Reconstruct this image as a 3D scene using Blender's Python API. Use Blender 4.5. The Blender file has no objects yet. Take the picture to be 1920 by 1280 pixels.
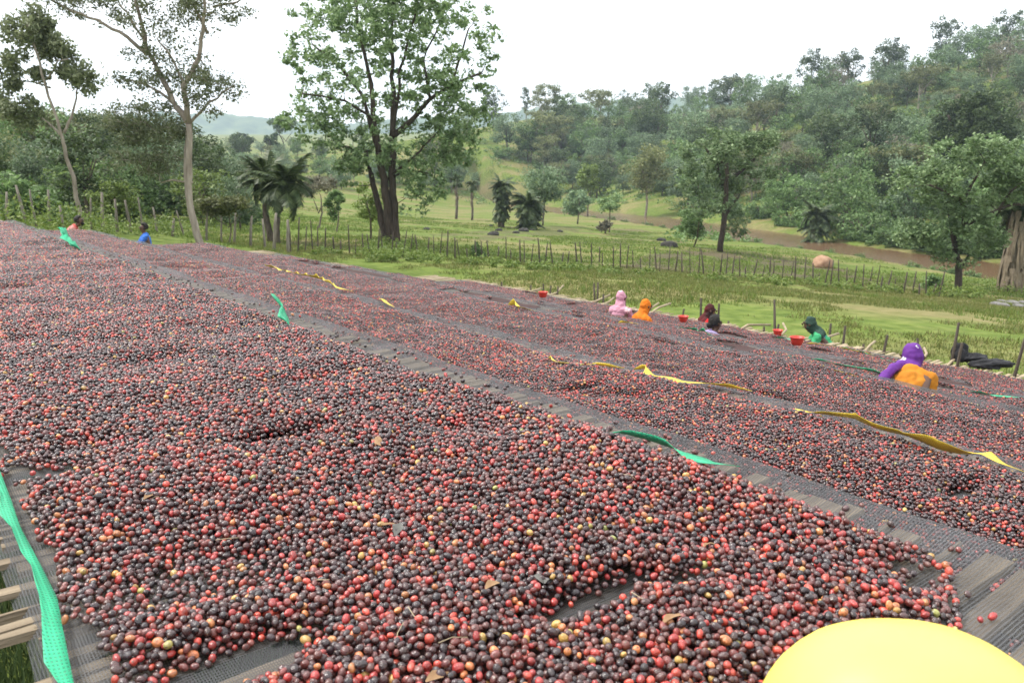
import bpy, bmesh, math, random
import numpy as np
from mathutils import Vector, Matrix

# ------------------------------------------------------------------ camera, sky, sun, exposure
SC = bpy.context.scene
COL = SC.collection
CAMZ = 1.6
PITCH = math.radians(11.7)
F = 1500.0                       # focal length in pixels of a 1920 wide picture
cam = bpy.data.cameras.new('camera')
cam.sensor_width = 36.0
cam.lens = 36.0 * F / 1920.0
cam.clip_start = 0.05
cam.clip_end = 9000
cam.dof.use_dof = True
cam.dof.focus_distance = 2.6
cam.dof.aperture_fstop = 9.0
camo = bpy.data.objects.new('camera', cam)
COL.objects.link(camo)
camo.location = (0, 0, CAMZ)
camo.rotation_euler = (math.pi / 2 - PITCH, 0, 0)
SC.camera = camo

SUN_EL, SUN_AZ = math.radians(58), math.radians(-80)      # azimuth from +Y towards +X
world = bpy.data.worlds.new('World')
SC.world = world
world.use_nodes = True
wn = world.node_tree
wn.nodes.clear()
sky = wn.nodes.new('ShaderNodeTexSky')
sky.sky_type = 'NISHITA'
sky.sun_disc = False
sky.sun_elevation = SUN_EL
sky.sun_rotation = SUN_AZ
sky.dust_density = 4.0
mixw = wn.nodes.new('ShaderNodeMixRGB')                    # even overcast veil over the blue sky
mixw.inputs[0].default_value = 0.88
mixw.inputs[2].default_value = (9.6, 9.9, 10.2, 1)
bg = wn.nodes.new('ShaderNodeBackground')
bg.inputs[1].default_value = 0.066
wo = wn.nodes.new('ShaderNodeOutputWorld')
wn.links.new(sky.outputs[0], mixw.inputs[1])
wtc = wn.nodes.new('ShaderNodeTexCoord'); wnz = wn.nodes.new('ShaderNodeTexNoise'); wnz.inputs['Scale'].default_value = 2.2; wnz.inputs['Detail'].default_value = 5
wrp = wn.nodes.new('ShaderNodeValToRGB'); wrp.color_ramp.elements[0].color = (8.1, 8.4, 8.7, 1); wrp.color_ramp.elements[1].color = (10.7, 10.65, 10.5, 1)
wrp.color_ramp.elements[0].position = .3; wrp.color_ramp.elements[1].position = .65
wn.links.new(wtc.outputs['Generated'], wnz.inputs['Vector']); wn.links.new(wnz.outputs['Fac'], wrp.inputs[0]); wn.links.new(wrp.outputs[0], mixw.inputs[2])
wn.links.new(mixw.outputs[0], bg.inputs[0])
wn.links.new(bg.outputs[0], wo.inputs[0])

sl = bpy.data.lights.new('sun', 'SUN')
sl.energy = 1.5
sl.angle = math.radians(11)
sl.color = (1.0, 0.95, 0.87)
so = bpy.data.objects.new('sun', sl)
COL.objects.link(so)
sd = Vector((math.sin(SUN_AZ) * math.cos(SUN_EL), math.cos(SUN_AZ) * math.cos(SUN_EL), math.sin(SUN_EL)))
so.rotation_euler = sd.to_track_quat('Z', 'Y').to_euler()
so.location = (0, 0, 60)

SC.view_settings.view_transform = 'Standard'
SC.view_settings.look = 'None'
SC.view_settings.gamma = 1
SC.view_settings.use_curve_mapping = False
SC.view_settings.exposure = 1.75
SC.cycles.use_denoising = True
SC.cycles.denoiser = "OPENIMAGEDENOISE"
SC.cycles.max_bounces = 6
SC.cycles.transparent_max_bounces = 10
SC.cycles.volume_bounces = 0

R = random.Random(7)
NP = np.random.default_rng(7)

# ------------------------------------------------------------------ helpers
def ray(px, py):
    r = (px - 960) / F
    d = (py - 640) / F
    return Vector((r, math.cos(PITCH) - d * math.sin(PITCH), -math.sin(PITCH) - d * math.cos(PITCH)))

def at(px, py, s):
    """world point at depth s (metres along the view axis) seen at photo pixel px,py"""
    q = ray(px, py) * s
    return Vector((q.x, q.y, q.z + CAMZ))

def on_z(px, py, z):
    q = ray(px, py)
    return at(px, py, (z - CAMZ) / q.z)

def project(x, y, z):
    z = z - CAMZ
    f = y * math.cos(PITCH) - z * math.sin(PITCH)
    d = -z * math.cos(PITCH) - y * math.sin(PITCH)
    return 960 + F * x / f, 640 + F * d / f, f

def link(o, parent=None):
    COL.objects.link(o)
    if parent is not None:
        o.parent = parent
    return o

def tag(o, label=None, cat=None, group=None, kind=None):
    if label: o['label'] = label
    if cat: o['category'] = cat
    if group: o['group'] = group
    if kind: o['kind'] = kind
    return o

def empty(name, loc=(0, 0, 0), rz=0.0, parent=None):
    o = bpy.data.objects.new(name, None)
    o.empty_display_size = 0.2
    o.location = loc
    o.rotation_euler = (0, 0, rz)
    return link(o, parent)

def npmesh(name, V, Fq, mat=None, smooth=False):
    """mesh from numpy verts and an (n,k) face array, k = 3 or 4"""
    V = np.asarray(V, dtype=np.float32)
    Fq = np.asarray(Fq, dtype=np.int32)
    me = bpy.data.meshes.new(name)
    n, k = Fq.shape
    me.vertices.add(len(V))
    me.vertices.foreach_set('co', V.ravel())
    me.loops.add(n * k)
    me.loops.foreach_set('vertex_index', Fq.ravel())
    me.polygons.add(n)
    me.polygons.foreach_set('loop_start', np.arange(0, n * k, k, dtype=np.int32))
    me.polygons.foreach_set('use_smooth', np.full(n, smooth, dtype=bool))
    if mat: me.materials.append(mat)
    me.update(calc_edges=True)
    return me

class MB:
    """collects tubes, boxes and lofts into one mesh"""
    def __init__(s):
        s.v, s.f = [], []
    def ring(s, c, ax, r, n, ry=None, ph=0.0):
        ax = Vector(ax).normalized()
        up = Vector((0, 0, 1)) if abs(ax.z) < 0.92 else Vector((0, 1, 0))
        a = ax.cross(up).normalized()
        b = a.cross(ax).normalized()
        i0 = len(s.v)
        ry = r if ry is None else ry
        for k in range(n):
            t = 2 * math.pi * k / n + ph
            s.v.append(tuple(Vector(c) + a * (r * math.cos(t)) + b * (ry * math.sin(t))))
        return i0
    def tube(s, pts, rad, n=6, cap=True, flat=1.0):
        pts = [Vector(p) for p in pts]
        rs = rad if isinstance(rad, (list, tuple)) else [rad] * len(pts)
        idx = []
        for i, p in enumerate(pts):
            if i == 0: d = pts[1] - p
            elif i == len(pts) - 1: d = p - pts[i - 1]
            else: d = pts[i + 1] - pts[i - 1]
            if d.length < 1e-9: d = Vector((0, 0, 1))
            idx.append(s.ring(p, d, rs[i], n, rs[i] * flat))
        for a, b in zip(idx[:-1], idx[1:]):
            for k in range(n):
                k2 = (k + 1) % n
                s.f.append((a + k, a + k2, b + k2, b + k))
        if cap:
            s.f.append(tuple(idx[0] + k for k in reversed(range(n))))
            s.f.append(tuple(idx[-1] + k for k in range(n)))
        return s
    def box(s, c, sx, sy, sz, jit=0.0, rnd=None):
        i = len(s.v)
        for dx in (-1, 1):
            for dy in (-1, 1):
                for dz in (-1, 1):
                    j = [(rnd.uniform(-jit, jit) if rnd else 0) for _ in range(3)]
                    s.v.append((c[0] + dx * sx / 2 + j[0], c[1] + dy * sy / 2 + j[1], c[2] + dz * sz / 2 + j[2]))
        for q in ((0, 1, 3, 2), (4, 6, 7, 5), (0, 4, 5, 1), (2, 3, 7, 6), (0, 2, 6, 4), (1, 5, 7, 3)):
            s.f.append(tuple(i + k for k in q))
        return s
    def mesh(s, name, mat=None, smooth=True):
        me = bpy.data.meshes.new(name)
        me.from_pydata(s.v, [], s.f)
        if mat: me.materials.append(mat)
        if smooth:
            me.polygons.foreach_set('use_smooth', np.ones(len(me.polygons), dtype=bool))
        me.update()
        return me
    def build(s, name, mat=None, parent=None, smooth=True):
        return link(bpy.data.objects.new(name, s.mesh(name, mat, smooth)), parent)

def vnoise(x, y, seed=0):
    """smooth value noise 0..1"""
    x = np.asarray(x, dtype=np.float64); y = np.asarray(y, dtype=np.float64)
    xi = np.floor(x).astype(np.int64); yi = np.floor(y).astype(np.int64)
    xf = x - xi; yf = y - yi
    def h(a, b):
        n = (a * 374761393 + b * 668265263 + seed * 1442695041) & 0xffffffff
        n = ((n ^ (n >> 13)) * 1274126177) & 0xffffffff
        return ((n ^ (n >> 16)) & 0xffff) / 65535.0
    u = xf * xf * (3 - 2 * xf); w = yf * yf * (3 - 2 * yf)
    return (h(xi, yi) * (1 - u) + h(xi + 1, yi) * u) * (1 - w) + (h(xi, yi + 1) * (1 - u) + h(xi + 1, yi + 1) * u) * w

def fbm(x, y, seed=0, o=3):
    t = 0; a = 0.5; tot = 0
    for k in range(o):
        t = t + a * vnoise(np.asarray(x) * 2 ** k, np.asarray(y) * 2 ** k, seed + k); tot += a; a *= .5
    return t / tot

# ------------------------------------------------------------------ materials
def newmat(name):
    m = bpy.data.materials.new(name)
    m.use_nodes = True
    nt = m.node_tree
    return m, nt, nt.nodes['Principled BSDF']

def N(nt, t, **kw):
    n = nt.nodes.new(t)
    for k, v in kw.items(): setattr(n, k, v)
    return n

def ramp(nt, stops, interp='LINEAR'):
    r = N(nt, 'ShaderNodeValToRGB')
    cr = r.color_ramp
    cr.interpolation = interp
    while len(cr.elements) > 1: cr.elements.remove(cr.elements[-1])
    cr.elements[0].position = stops[0][0]; cr.elements[0].color = (*stops[0][1], 1)
    for p, c in stops[1:]:
        e = cr.elements.new(p); e.color = (*c, 1)
    return r

def noise_mat(name, stops, scale=4, rough=.8, coord='Object', detail=5, bump=0.0, bscale=None, spec=.3, stretch=None):
    m, nt, b = newmat(name)
    tc = N(nt, 'ShaderNodeTexCoord')
    src = tc.outputs[coord]
    if stretch:
        mp = N(nt, 'ShaderNodeMapping'); mp.inputs['Scale'].default_value = stretch
        nt.links.new(src, mp.inputs[0]); src = mp.outputs[0]
    n = N(nt, 'ShaderNodeTexNoise'); n.inputs['Scale'].default_value = scale; n.inputs['Detail'].default_value = detail
    nt.links.new(src, n.inputs['Vector'])
    r = ramp(nt, stops)
    nt.links.new(n.outputs['Fac'], r.inputs[0])
    nt.links.new(r.outputs[0], b.inputs['Base Color'])
    b.inputs['Roughness'].default_value = rough
    b.inputs['Specular IOR Level'].default_value = spec
    if bump:
        n2 = N(nt, 'ShaderNodeTexNoise'); n2.inputs['Scale'].default_value = bscale or scale * 4; n2.inputs['Detail'].default_value = 4
        nt.links.new(src, n2.inputs['Vector'])
        bp = N(nt, 'ShaderNodeBump'); bp.inputs['Strength'].default_value = bump; bp.inputs['Distance'].default_value = .02
        nt.links.new(n2.outputs['Fac'], bp.inputs['Height'])
        nt.links.new(bp.outputs[0], b.inputs['Normal'])
    return m

def leaf_mat(name, c1, c2, c3, trans=.35):
    """leaf colour differs from leaf to leaf; some light passes through"""
    m, nt, b = newmat(name)
    g = N(nt, 'ShaderNodeNewGeometry')
    r = ramp(nt, [(0, c1), (.55, c2), (1, c3)])
    nt.links.new(g.outputs['Random Per Island'], r.inputs[0])
    oi = N(nt, 'ShaderNodeObjectInfo')
    hs = N(nt, 'ShaderNodeHueSaturation')
    mr = N(nt, 'ShaderNodeMapRange'); mr.inputs[3].default_value = .75; mr.inputs[4].default_value = 1.25
    nt.links.new(oi.outputs['Random'], mr.inputs[0])
    nt.links.new(mr.outputs[0], hs.inputs['Value'])
    nt.links.new(r.outputs[0], hs.inputs['Color'])
    nt.links.new(hs.outputs[0], b.inputs['Base Color'])
    b.inputs['Roughness'].default_value = .5
    b.inputs['Specular IOR Level'].default_value = .35
    tr = N(nt, 'ShaderNodeBsdfTranslucent')
    nt.links.new(hs.outputs[0], tr.inputs['Color'])
    mx = N(nt, 'ShaderNodeMixShader'); mx.inputs[0].default_value = trans
    nt.links.new(b.outputs[0], mx.inputs[1]); nt.links.new(tr.outputs[0], mx.inputs[2])
    nt.links.new(mx.outputs[0], nt.nodes['Material Output'].inputs['Surface'])
    return m

M = {}
M['bark'] = noise_mat('bark', [(.3, (.05, .04, .03)), (.7, (.16, .13, .10))], 3, .9, stretch=(4, 4, .8), bump=.5)
M['bark_pale'] = noise_mat('bark_pale', [(.3, (.16, .13, .10)), (.7, (.36, .31, .26))], 2, .85, stretch=(3, 3, .8), bump=.4)
M['bark_dark'] = noise_mat('bark_dark', [(.3, (.03, .023, .017)), (.7, (.085, .065, .05))], 3, .9, stretch=(4, 4, .8), bump=.5)
M['leaf_mid'] = leaf_mat('leaf_mid', (0.070, 0.132, 0.038), (0.130, 0.215, 0.068), (0.225, 0.325, 0.13))
M['leaf_big'] = leaf_mat('leaf_big', (0.082, 0.140, 0.05), (0.165, 0.248, 0.10), (0.325, 0.42, 0.22))
M['leaf_grey'] = leaf_mat('leaf_grey', (0.092, 0.145, 0.072), (0.150, 0.220, 0.112), (0.245, 0.325, 0.190))
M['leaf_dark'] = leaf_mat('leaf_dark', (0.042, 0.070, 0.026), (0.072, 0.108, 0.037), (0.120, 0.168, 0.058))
M['leaf_lime'] = leaf_mat('leaf_lime', (.11, .165, .035), (.19, .265, .06), (.28, .36, .11))
M['leaf_olive'] = leaf_mat('leaf_olive', (0.094, 0.116, 0.040), (0.160, 0.182, 0.070), (0.253, 0.264, 0.120))
M['leaf_brown'] = leaf_mat('leaf_brown', (.13, .125, .08), (.19, .18, .125), (.25, .235, .17))
M['leaf_feather'] = leaf_mat('leaf_feather', (0.105, 0.131, 0.060), (0.173, 0.205, 0.100), (0.252, 0.278, 0.155))
M['palm'] = leaf_mat('palm', (.035, .06, .022), (.07, .10, .037), (.13, .16, .07), .25)
M['dry_frond'] = noise_mat('dry_frond', [(.3, (.10, .08, .055)), (.7, (.26, .21, .15))], 5, .9, stretch=(6, 6, .6))
M['wood'] = noise_mat('wood', [(.25, (.085, .064, .043)), (.75, (.33, .262, .182))], 6, .85, stretch=(1, 6, 6), bump=.4)
M['wood_pale'] = noise_mat('wood_pale', [(.25, (.22, .17, .105)), (.75, (.42, .345, .235))], 5, .8, stretch=(1, 6, 6), bump=.3)
M['post'] = noise_mat('post', [(.25, (.04, .032, .025)), (.75, (.12, .098, .078))], 5, .9, stretch=(5, 5, .8), bump=.4)
M['post_pale'] = noise_mat('post_pale', [(.25, (.12, .10, .08)), (.75, (.29, .26, .215))], 5, .9, stretch=(5, 5, .8), bump=.4)
M['stone'] = noise_mat('stone', [(.3, (.09, .085, .08)), (.7, (.22, .21, .20))], 3, .9, bump=.5)
M['boulder'] = noise_mat('boulder', [(.3, (.02, .02, .018)), (.7, (.06, .055, .05))], 3, .9, bump=.5)
M['mound'] = noise_mat('mound', [(.3, (.26, .15, .09)), (.7, (.42, .27, .18))], 3, .9, bump=.8)
M['black_cloth'] = noise_mat('black_cloth', [(.3, (.012, .012, .014)), (.7, (.03, .03, .034))], 8, .8, bump=.5)
M['skin'] = noise_mat('skin', [(.3, (.075, .038, .024)), (.7, (.12, .062, .04))], 9, .5, spec=.4)
M['hair'] = noise_mat('hair', [(.3, (.008, .007, .006)), (.7, (.02, .017, .015))], 40, .7, bump=.6)

def cloth(name, c, c2=None, scale=9):
    c2 = c2 or tuple(x * .75 for x in c)
    return noise_mat(name, [(.35, c2), (.65, c)], scale, .85, bump=.35, bscale=14, spec=.2)

def plastic(name, c, rough=.35):
    m, nt, b = newmat(name)
    tc = N(nt, 'ShaderNodeTexCoord')
    n = N(nt, 'ShaderNodeTexNoise'); n.inputs['Scale'].default_value = 7; n.inputs['Detail'].default_value = 6
    nt.links.new(tc.outputs['Object'], n.inputs['Vector'])
    r = ramp(nt, [(.35, tuple(x * .86 for x in c)), (.6, c)])
    nt.links.new(n.outputs['Fac'], r.inputs[0]); nt.links.new(r.outputs[0], b.inputs['Base Color'])
    mr = N(nt, 'ShaderNodeMapRange'); mr.inputs[3].default_value = rough - .08; mr.inputs[4].default_value = rough + .15
    nt.links.new(n.outputs['Fac'], mr.inputs[0]); nt.links.new(mr.outputs[0], b.inputs['Roughness'])
    b.inputs['Subsurface Weight'].default_value = .1
    b.inputs['Subsurface Radius'].default_value = (.01, .008, .003)
    return m
M['red_plastic'] = plastic('red_plastic', (.60, .05, .035))
M['yellow_plastic'] = plastic('yellow_plastic', (.90, .70, .13), .42)

def woven(name, c, opac, period=.0045, rough=.6):
    """open weave of plastic thread: see-through between the threads"""
    m, nt, b = newmat(name)
    tc = N(nt, 'ShaderNodeTexCoord')
    facs = []
    for d, per in (('X', period), ('Y', period * 1.6)):
        w = N(nt, 'ShaderNodeTexWave', wave_type='BANDS', bands_direction=d)
        w.inputs['Scale'].default_value = 2 * math.pi / (20 * per)
        w.inputs['Distortion'].default_value = .6
        w.inputs['Detail'].default_value = 1
        nt.links.new(tc.outputs['Object'], w.inputs['Vector'])
        facs.append(w.outputs['Fac'])
    mx = N(nt, 'ShaderNodeMath', operation='MAXIMUM')
    nt.links.new(facs[0], mx.inputs[0]); nt.links.new(facs[1], mx.inputs[1])
    mr = N(nt, 'ShaderNodeMapRange')
    mr.inputs[1].default_value = .2; mr.inputs[2].default_value = 1
    mr.inputs[3].default_value = max(0, opac - .45); mr.inputs[4].default_value = min(1, opac + .25)
    nt.links.new(mx.outputs[0], mr.inputs[0])
    n = N(nt, 'ShaderNodeTexNoise'); n.inputs['Scale'].default_value = 5; n.inputs['Detail'].default_value = 5
    nt.links.new(tc.outputs['Object'], n.inputs['Vector'])
    r = ramp(nt, [(.3, tuple(x * .7 for x in c)), (.7, tuple(min(1, x * 1.3) for x in c))])
    nt.links.new(n.outputs['Fac'], r.inputs[0]); nt.links.new(r.outputs[0], b.inputs['Base Color'])
    b.inputs['Roughness'].default_value = rough
    nt.links.new(mr.outputs[0], b.inputs['Alpha'])
    return m
M['net'] = woven('net', (.075, .077, .082), .46)
M['edge_green'] = woven('edge_green', (.025, .42, .21), .88, .006, .5)
M['edge_yellow'] = woven('edge_yellow', (.80, .58, .05), .95, .006, .5)

def cherry_mat(name, from_object):
    m, nt, b = newmat(name)
    if from_object:
        o = N(nt, 'ShaderNodeObjectInfo'); colr = o.outputs['Color']
    else:
        a = N(nt, 'ShaderNodeAttribute', attribute_type='INSTANCER', attribute_name='tint'); colr = a.outputs['Color']
    tc = N(nt, 'ShaderNodeTexCoord')
    n = N(nt, 'ShaderNodeTexNoise'); n.inputs['Scale'].default_value = 1.1; n.inputs['Detail'].default_value = 3
    nt.links.new(tc.outputs['Object'], n.inputs['Vector'])
    hs = N(nt, 'ShaderNodeHueSaturation')
    mr = N(nt, 'ShaderNodeMapRange'); mr.inputs[1].default_value = .3; mr.inputs[2].default_value = .7
    mr.inputs[3].default_value = .62; mr.inputs[4].default_value = 1.35
    nt.links.new(n.outputs['Fac'], mr.inputs[0]); nt.links.new(mr.outputs[0], hs.inputs['Value'])
    nt.links.new(colr, hs.inputs['Color'])
    sx = N(nt, 'ShaderNodeSeparateXYZ'); nt.links.new(tc.outputs['Object'], sx.inputs[0])
    st = N(nt, 'ShaderNodeMapRange'); st.inputs[1].default_value = 1.17; st.inputs[2].default_value = 1.22
    nt.links.new(sx.outputs['Z'], st.inputs[0])
    mx = N(nt, 'ShaderNodeMixRGB'); mx.inputs[2].default_value = (.12, .07, .04, 1)
    nt.links.new(st.outputs[0], mx.inputs[0]); nt.links.new(hs.outputs[0], mx.inputs[1])
    nt.links.new(mx.outputs[0], b.inputs['Base Color'])
    b.inputs['Roughness'].default_value = .27
    b.inputs['Specular IOR Level'].default_value = .7
    b.inputs['Coat Weight'].default_value = .22; b.inputs['Coat Roughness'].default_value = .16
    b.inputs['Sheen Weight'].default_value = .02; b.inputs['Sheen Roughness'].default_value = .4; b.inputs['Sheen Tint'].default_value = (.85, .78, .84, 1)   # dusty bloom
    n2 = N(nt, 'ShaderNodeTexNoise'); n2.inputs['Scale'].default_value = 2.4; n2.inputs['Detail'].default_value = 2
    nt.links.new(tc.outputs['Object'], n2.inputs['Vector'])
    bp = N(nt, 'ShaderNodeBump'); bp.inputs['Strength'].default_value = .22; bp.inputs['Distance'].default_value = .25
    nt.links.new(n2.outputs['Fac'], bp.inputs['Height']); nt.links.new(bp.outputs[0], b.inputs['Normal'])
    return m
M['cherry'] = cherry_mat('cherry', False)
M['cherry_single'] = cherry_mat('cherry_single', True)
M['cherry_core'] = noise_mat('cherry_core', [(.35, (.018, .010, .010)), (.65, (.07, .03, .026))], 60, .8)

# ground: dry and lush grass, bare soil; one material over the whole valley
def ground_mat(name):
    m, nt, b = newmat(name)
    g = N(nt, 'ShaderNodeNewGeometry')
    def nz(scale, det=4, stretch=None):
        n = N(nt, 'ShaderNodeTexNoise'); n.inputs['Scale'].default_value = scale; n.inputs['Detail'].default_value = det
        src = g.outputs['Position']
        if stretch:
            mp = N(nt, 'ShaderNodeMapping'); mp.inputs['Scale'].default_value = stretch
            mp.inputs['Rotation'].default_value = (0, 0, math.radians(25))
            nt.links.new(src, mp.inputs[0]); src = mp.outputs[0]
        nt.links.new(src, n.inputs['Vector']); return n
    lush = ramp(nt, [(.3, (.065, .10, .018)), (.55, (.115, .155, .033)), (.8, (.17, .20, .055))])
    dry = ramp(nt, [(.3, (.12, .125, .042)), (.55, (.185, .165, .07)), (.8, (.23, .20, .10))])
    fine = nz(2.2, 8)
    nt.links.new(fine.outputs['Fac'], lush.inputs[0]); nt.links.new(fine.outputs['Fac'], dry.inputs[0])
    patch = nz(.16, 5, (.45, 1.0, 1))
    pr = ramp(nt, [(.46, (0, 0, 0)), (.60, (1, 1, 1))])
    nt.links.new(patch.outputs['Fac'], pr.inputs[0])
    mx = N(nt, 'ShaderNodeMixRGB')
    nt.links.new(pr.outputs[0], mx.inputs[0]); nt.links.new(lush.outputs[0], mx.inputs[1]); nt.links.new(dry.outputs[0], mx.inputs[2])
    at_ = N(nt, 'ShaderNodeAttribute', attribute_name='soil')
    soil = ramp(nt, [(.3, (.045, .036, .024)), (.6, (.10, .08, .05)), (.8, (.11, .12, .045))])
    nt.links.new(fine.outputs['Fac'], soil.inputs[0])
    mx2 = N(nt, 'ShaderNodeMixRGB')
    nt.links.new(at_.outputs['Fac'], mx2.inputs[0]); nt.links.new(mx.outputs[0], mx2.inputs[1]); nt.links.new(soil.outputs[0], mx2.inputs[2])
    nt.links.new(mx2.outputs[0], b.inputs['Base Color'])
    b.inputs['Roughness'].default_value = .95
    b.inputs['Specular IOR Level'].default_value = .1
    bp = N(nt, 'ShaderNodeBump'); bp.inputs['Strength'].default_value = .8; bp.inputs['Distance'].default_value = .15
    nt.links.new(fine.outputs['Fac'], bp.inputs['Height']); nt.links.new(bp.outputs[0], b.inputs['Normal'])
    return m
M['ground'] = ground_mat('ground')
M['grass'] = leaf_mat('grass', (.085, .115, .024), (.14, .16, .042), (.22, .20, .08), .3)
M['grass_lush'] = leaf_mat('grass_lush', (.07, .12, .018), (.12, .175, .033), (.19, .23, .06), .3)

# ------------------------------------------------------------------ terrain
AZ = math.radians(38)                     # the beds run 38 degrees to the left of the view
CA, SA = math.cos(AZ), math.sin(AZ)
def uv_of(x, y): return (-SA * x + CA * y, CA * x + SA * y)      # u along the beds, v across (downhill)
def xy_of(u, v): return (-SA * u + CA * v, CA * u + SA * v)

GV = [-60, -20, -8, -3, 0, 1.75, 2.1, 3.6, 4.2, 6.2, 6.7, 8.1, 8.5, 9.8, 10.1, 11.2, 16, 30]
GZ = [4, .6, -.6, -1.25, -1.55, -1.58, -1.92, -1.98, -2.42, -2.47, -2.75, -2.82, -3.05, -3.1, -3.28, -3.32, -3.55, -3.9]

ctrl = [(600, 470, 45), (1000, 492, 45), (1350, 517, 43), (1700, 547, 42), (1350, 470, 75), (1000, 440, 85), (1000, 420, 130),
        (730, 452, 48), (700, 430, 75), (700, 400, 130), (600, 372, 200), (850, 400, 150), (300, 440, 32), (50, 402, 36),
        (100, 372, 80), (430, 360, 150), (420, 325, 260), (200, 330, 250), (-300, 380, 40), (-300, 330, 150),
        (1050, 383, 255), (1300, 405, 185), (1500, 440, 130), (1700, 470, 106), (1850, 490, 97), (2100, 520, 88),
        (950, 250, 340), (900, 292, 300), (1000, 222, 420), (1200, 225, 400), (1400, 215, 330), (1600, 195, 300), (1800, 140, 300), (1920, 100, 300),
        (2200, 60, 300), (1100, 320, 300), (1250, 330, 240), (1450, 330, 200), (1650, 335, 165), (1800, 255, 220), (1900, 400, 130), (2200, 300, 160),
        (1550, 500, 70), (1800, 535, 57), (1550, 470, 92), (700, 290, 420), (480, 300, 420), (200, 290, 420),
        (1200, 450, 90), (1150, 425, 130), (1500, 560, 24), (1000, 520, 24), (1850, 610, 22), (1800, 560, 42)]
cp = [tuple(at(*c)) for c in ctrl]
cp = [(x, y, z - CAMZ) for x, y, z in cp]
cp += [(0, -120, 0), (-200, -60, 8), (200, -60, -6), (-250, 60, 6), (230, 40, -4), (-600, 500, 30), (0, 900, 40), (500, 900, 70), (700, 300, 60),
       (-600, -300, 20), (600, -300, 0), (900, 900, 90), (-700, 1000, 50), (0, 620, 26), (300, 620, 45), (-250, 620, 20)]
CP = np.array(cp)
SCL = 100.0
def _phi(r2): return np.where(r2 > 1e-12, .5 * r2 * np.log(np.maximum(r2, 1e-12)), 0)
_P = CP[:, :2] / SCL
_K = _phi(((_P[:, None] - _P[None]) ** 2).sum(-1)) + np.eye(len(_P)) * .002
_A = np.block([[_K, np.c_[np.ones(len(_P)), _P]], [np.c_[np.ones(len(_P)), _P].T, np.zeros((3, 3))]])
_W = np.linalg.solve(_A, np.r_[CP[:, 2], 0, 0, 0])
def tps(x, y):
    x = np.asarray(x, float); y = np.asarray(y, float)
    sh = x.shape
    q = np.stack([x.ravel(), y.ravel()], 1) / SCL
    out = np.empty(len(q))
    for i in range(0, len(q), 20000):
        qq = q[i:i + 20000]
        k = _phi(((qq[:, None] - _P[None]) ** 2).sum(-1))
        out[i:i + 20000] = k @ _W[:-3] + _W[-3] + qq @ _W[-2:]
    return out.reshape(sh)

RIVZ = -9.6
river_px = [(700, 372, 430), (850, 378, 330), (960, 385, 275), (1040, 394, 225), (1120, 402, 195), (1200, 411, 172), (1300, 424, 145), (1400, 440, 124),
            (1500, 461, 106), (1600, 477, 96), (1700, 490, 89), (1800, 502, 83), (1920, 516, 78), (2200, 545, 68), (2700, 590, 56)]
RIV = np.array([[ray(a, b).x * (RIVZ / ray(a, b).z), ray(a, b).y * (RIVZ / ray(a, b).z)] for a, b, c in river_px])
def river_dist(x, y):
    x = np.asarray(x, float); y = np.asarray(y, float)
    best = np.full(x.shape, 1e9)
    for (ax, ay), (bx, by) in zip(RIV[:-1], RIV[1:]):
        dx, dy = bx - ax, by - ay
        t = np.clip(((x - ax) * dx + (y - ay) * dy) / (dx * dx + dy * dy), 0, 1)
        best = np.minimum(best, np.hypot(x - ax - t * dx, y - ay - t * dy))
    return best

def sstep(a, b, x):
    t = np.clip((x - a) / (b - a), 0, 1)
    return t * t * (3 - 2 * t)

def gz(x, y):
    """ground height (world z)"""
    x = np.asarray(x, float); y = np.asarray(y, float)
    u, v = uv_of(x, y)
    near = np.interp(v, GV, GZ) + .05 * (fbm(x * .6, y * .6, 3) - .5)
    far = tps(x, y) + (fbm(x * .05, y * .05, 9) - .5) * 1.0 * sstep(50, 160, np.hypot(x, y)) + .25 * (fbm(x * .3, y * .3, 5) - .5)
    w = np.maximum(np.maximum(sstep(13, 26, v), sstep(22, 34, u)), np.maximum(sstep(10, 26, -v), sstep(10, 40, -u)))
    z = near * (1 - w) + far * w
    rd = river_dist(x, y)
    bed = RIVZ - 1.2
    k = sstep(5.5, 9, rd)
    z = np.where(rd < 40, np.minimum(z, bed * (1 - k) + np.maximum(z, RIVZ + .5) * k) * 1.0, z)
    k2 = sstep(12, 40, rd)
    z = np.where((rd < 40) & (rd > 5.5), np.maximum(z, bed * (1 - k) + (RIVZ + .35) * k), z)
    return z + CAMZ

ang = np.radians(np.concatenate([np.linspace(-180, -50, 40)[:-1], np.linspace(-50, 50, 260), np.linspace(50, 180, 40)[1:-1]]))
rad = np.concatenate([[.01], np.geomspace(.6, 1600, 210)])
AA, RR = np.meshgrid(ang, rad)
GX, GY = RR * np.sin(AA), RR * np.cos(AA)
GZm = gz(GX, GY)
na, nr = len(ang), len(rad)
_LR = np.log(rad)
def gzf(x, y):
    """height of the ground sheet as built"""
    x = np.asarray(x, float); y = np.asarray(y, float)
    ka = np.interp(np.arctan2(x, y), ang, np.arange(na)); kr = np.interp(np.log(np.hypot(x, y) + 1e-6), _LR, np.arange(nr))
    a = np.minimum(ka.astype(int), na - 2); q = np.minimum(kr.astype(int), nr - 2); fa = ka - a; fr = kr - q
    return (GZm[q, a] * (1 - fa) + GZm[q, a + 1] * fa) * (1 - fr) + (GZm[q + 1, a] * (1 - fa) + GZm[q + 1, a + 1] * fa) * fr
def gz1(x, y): return float(gzf(np.array([x]), np.array([y]))[0])

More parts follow.
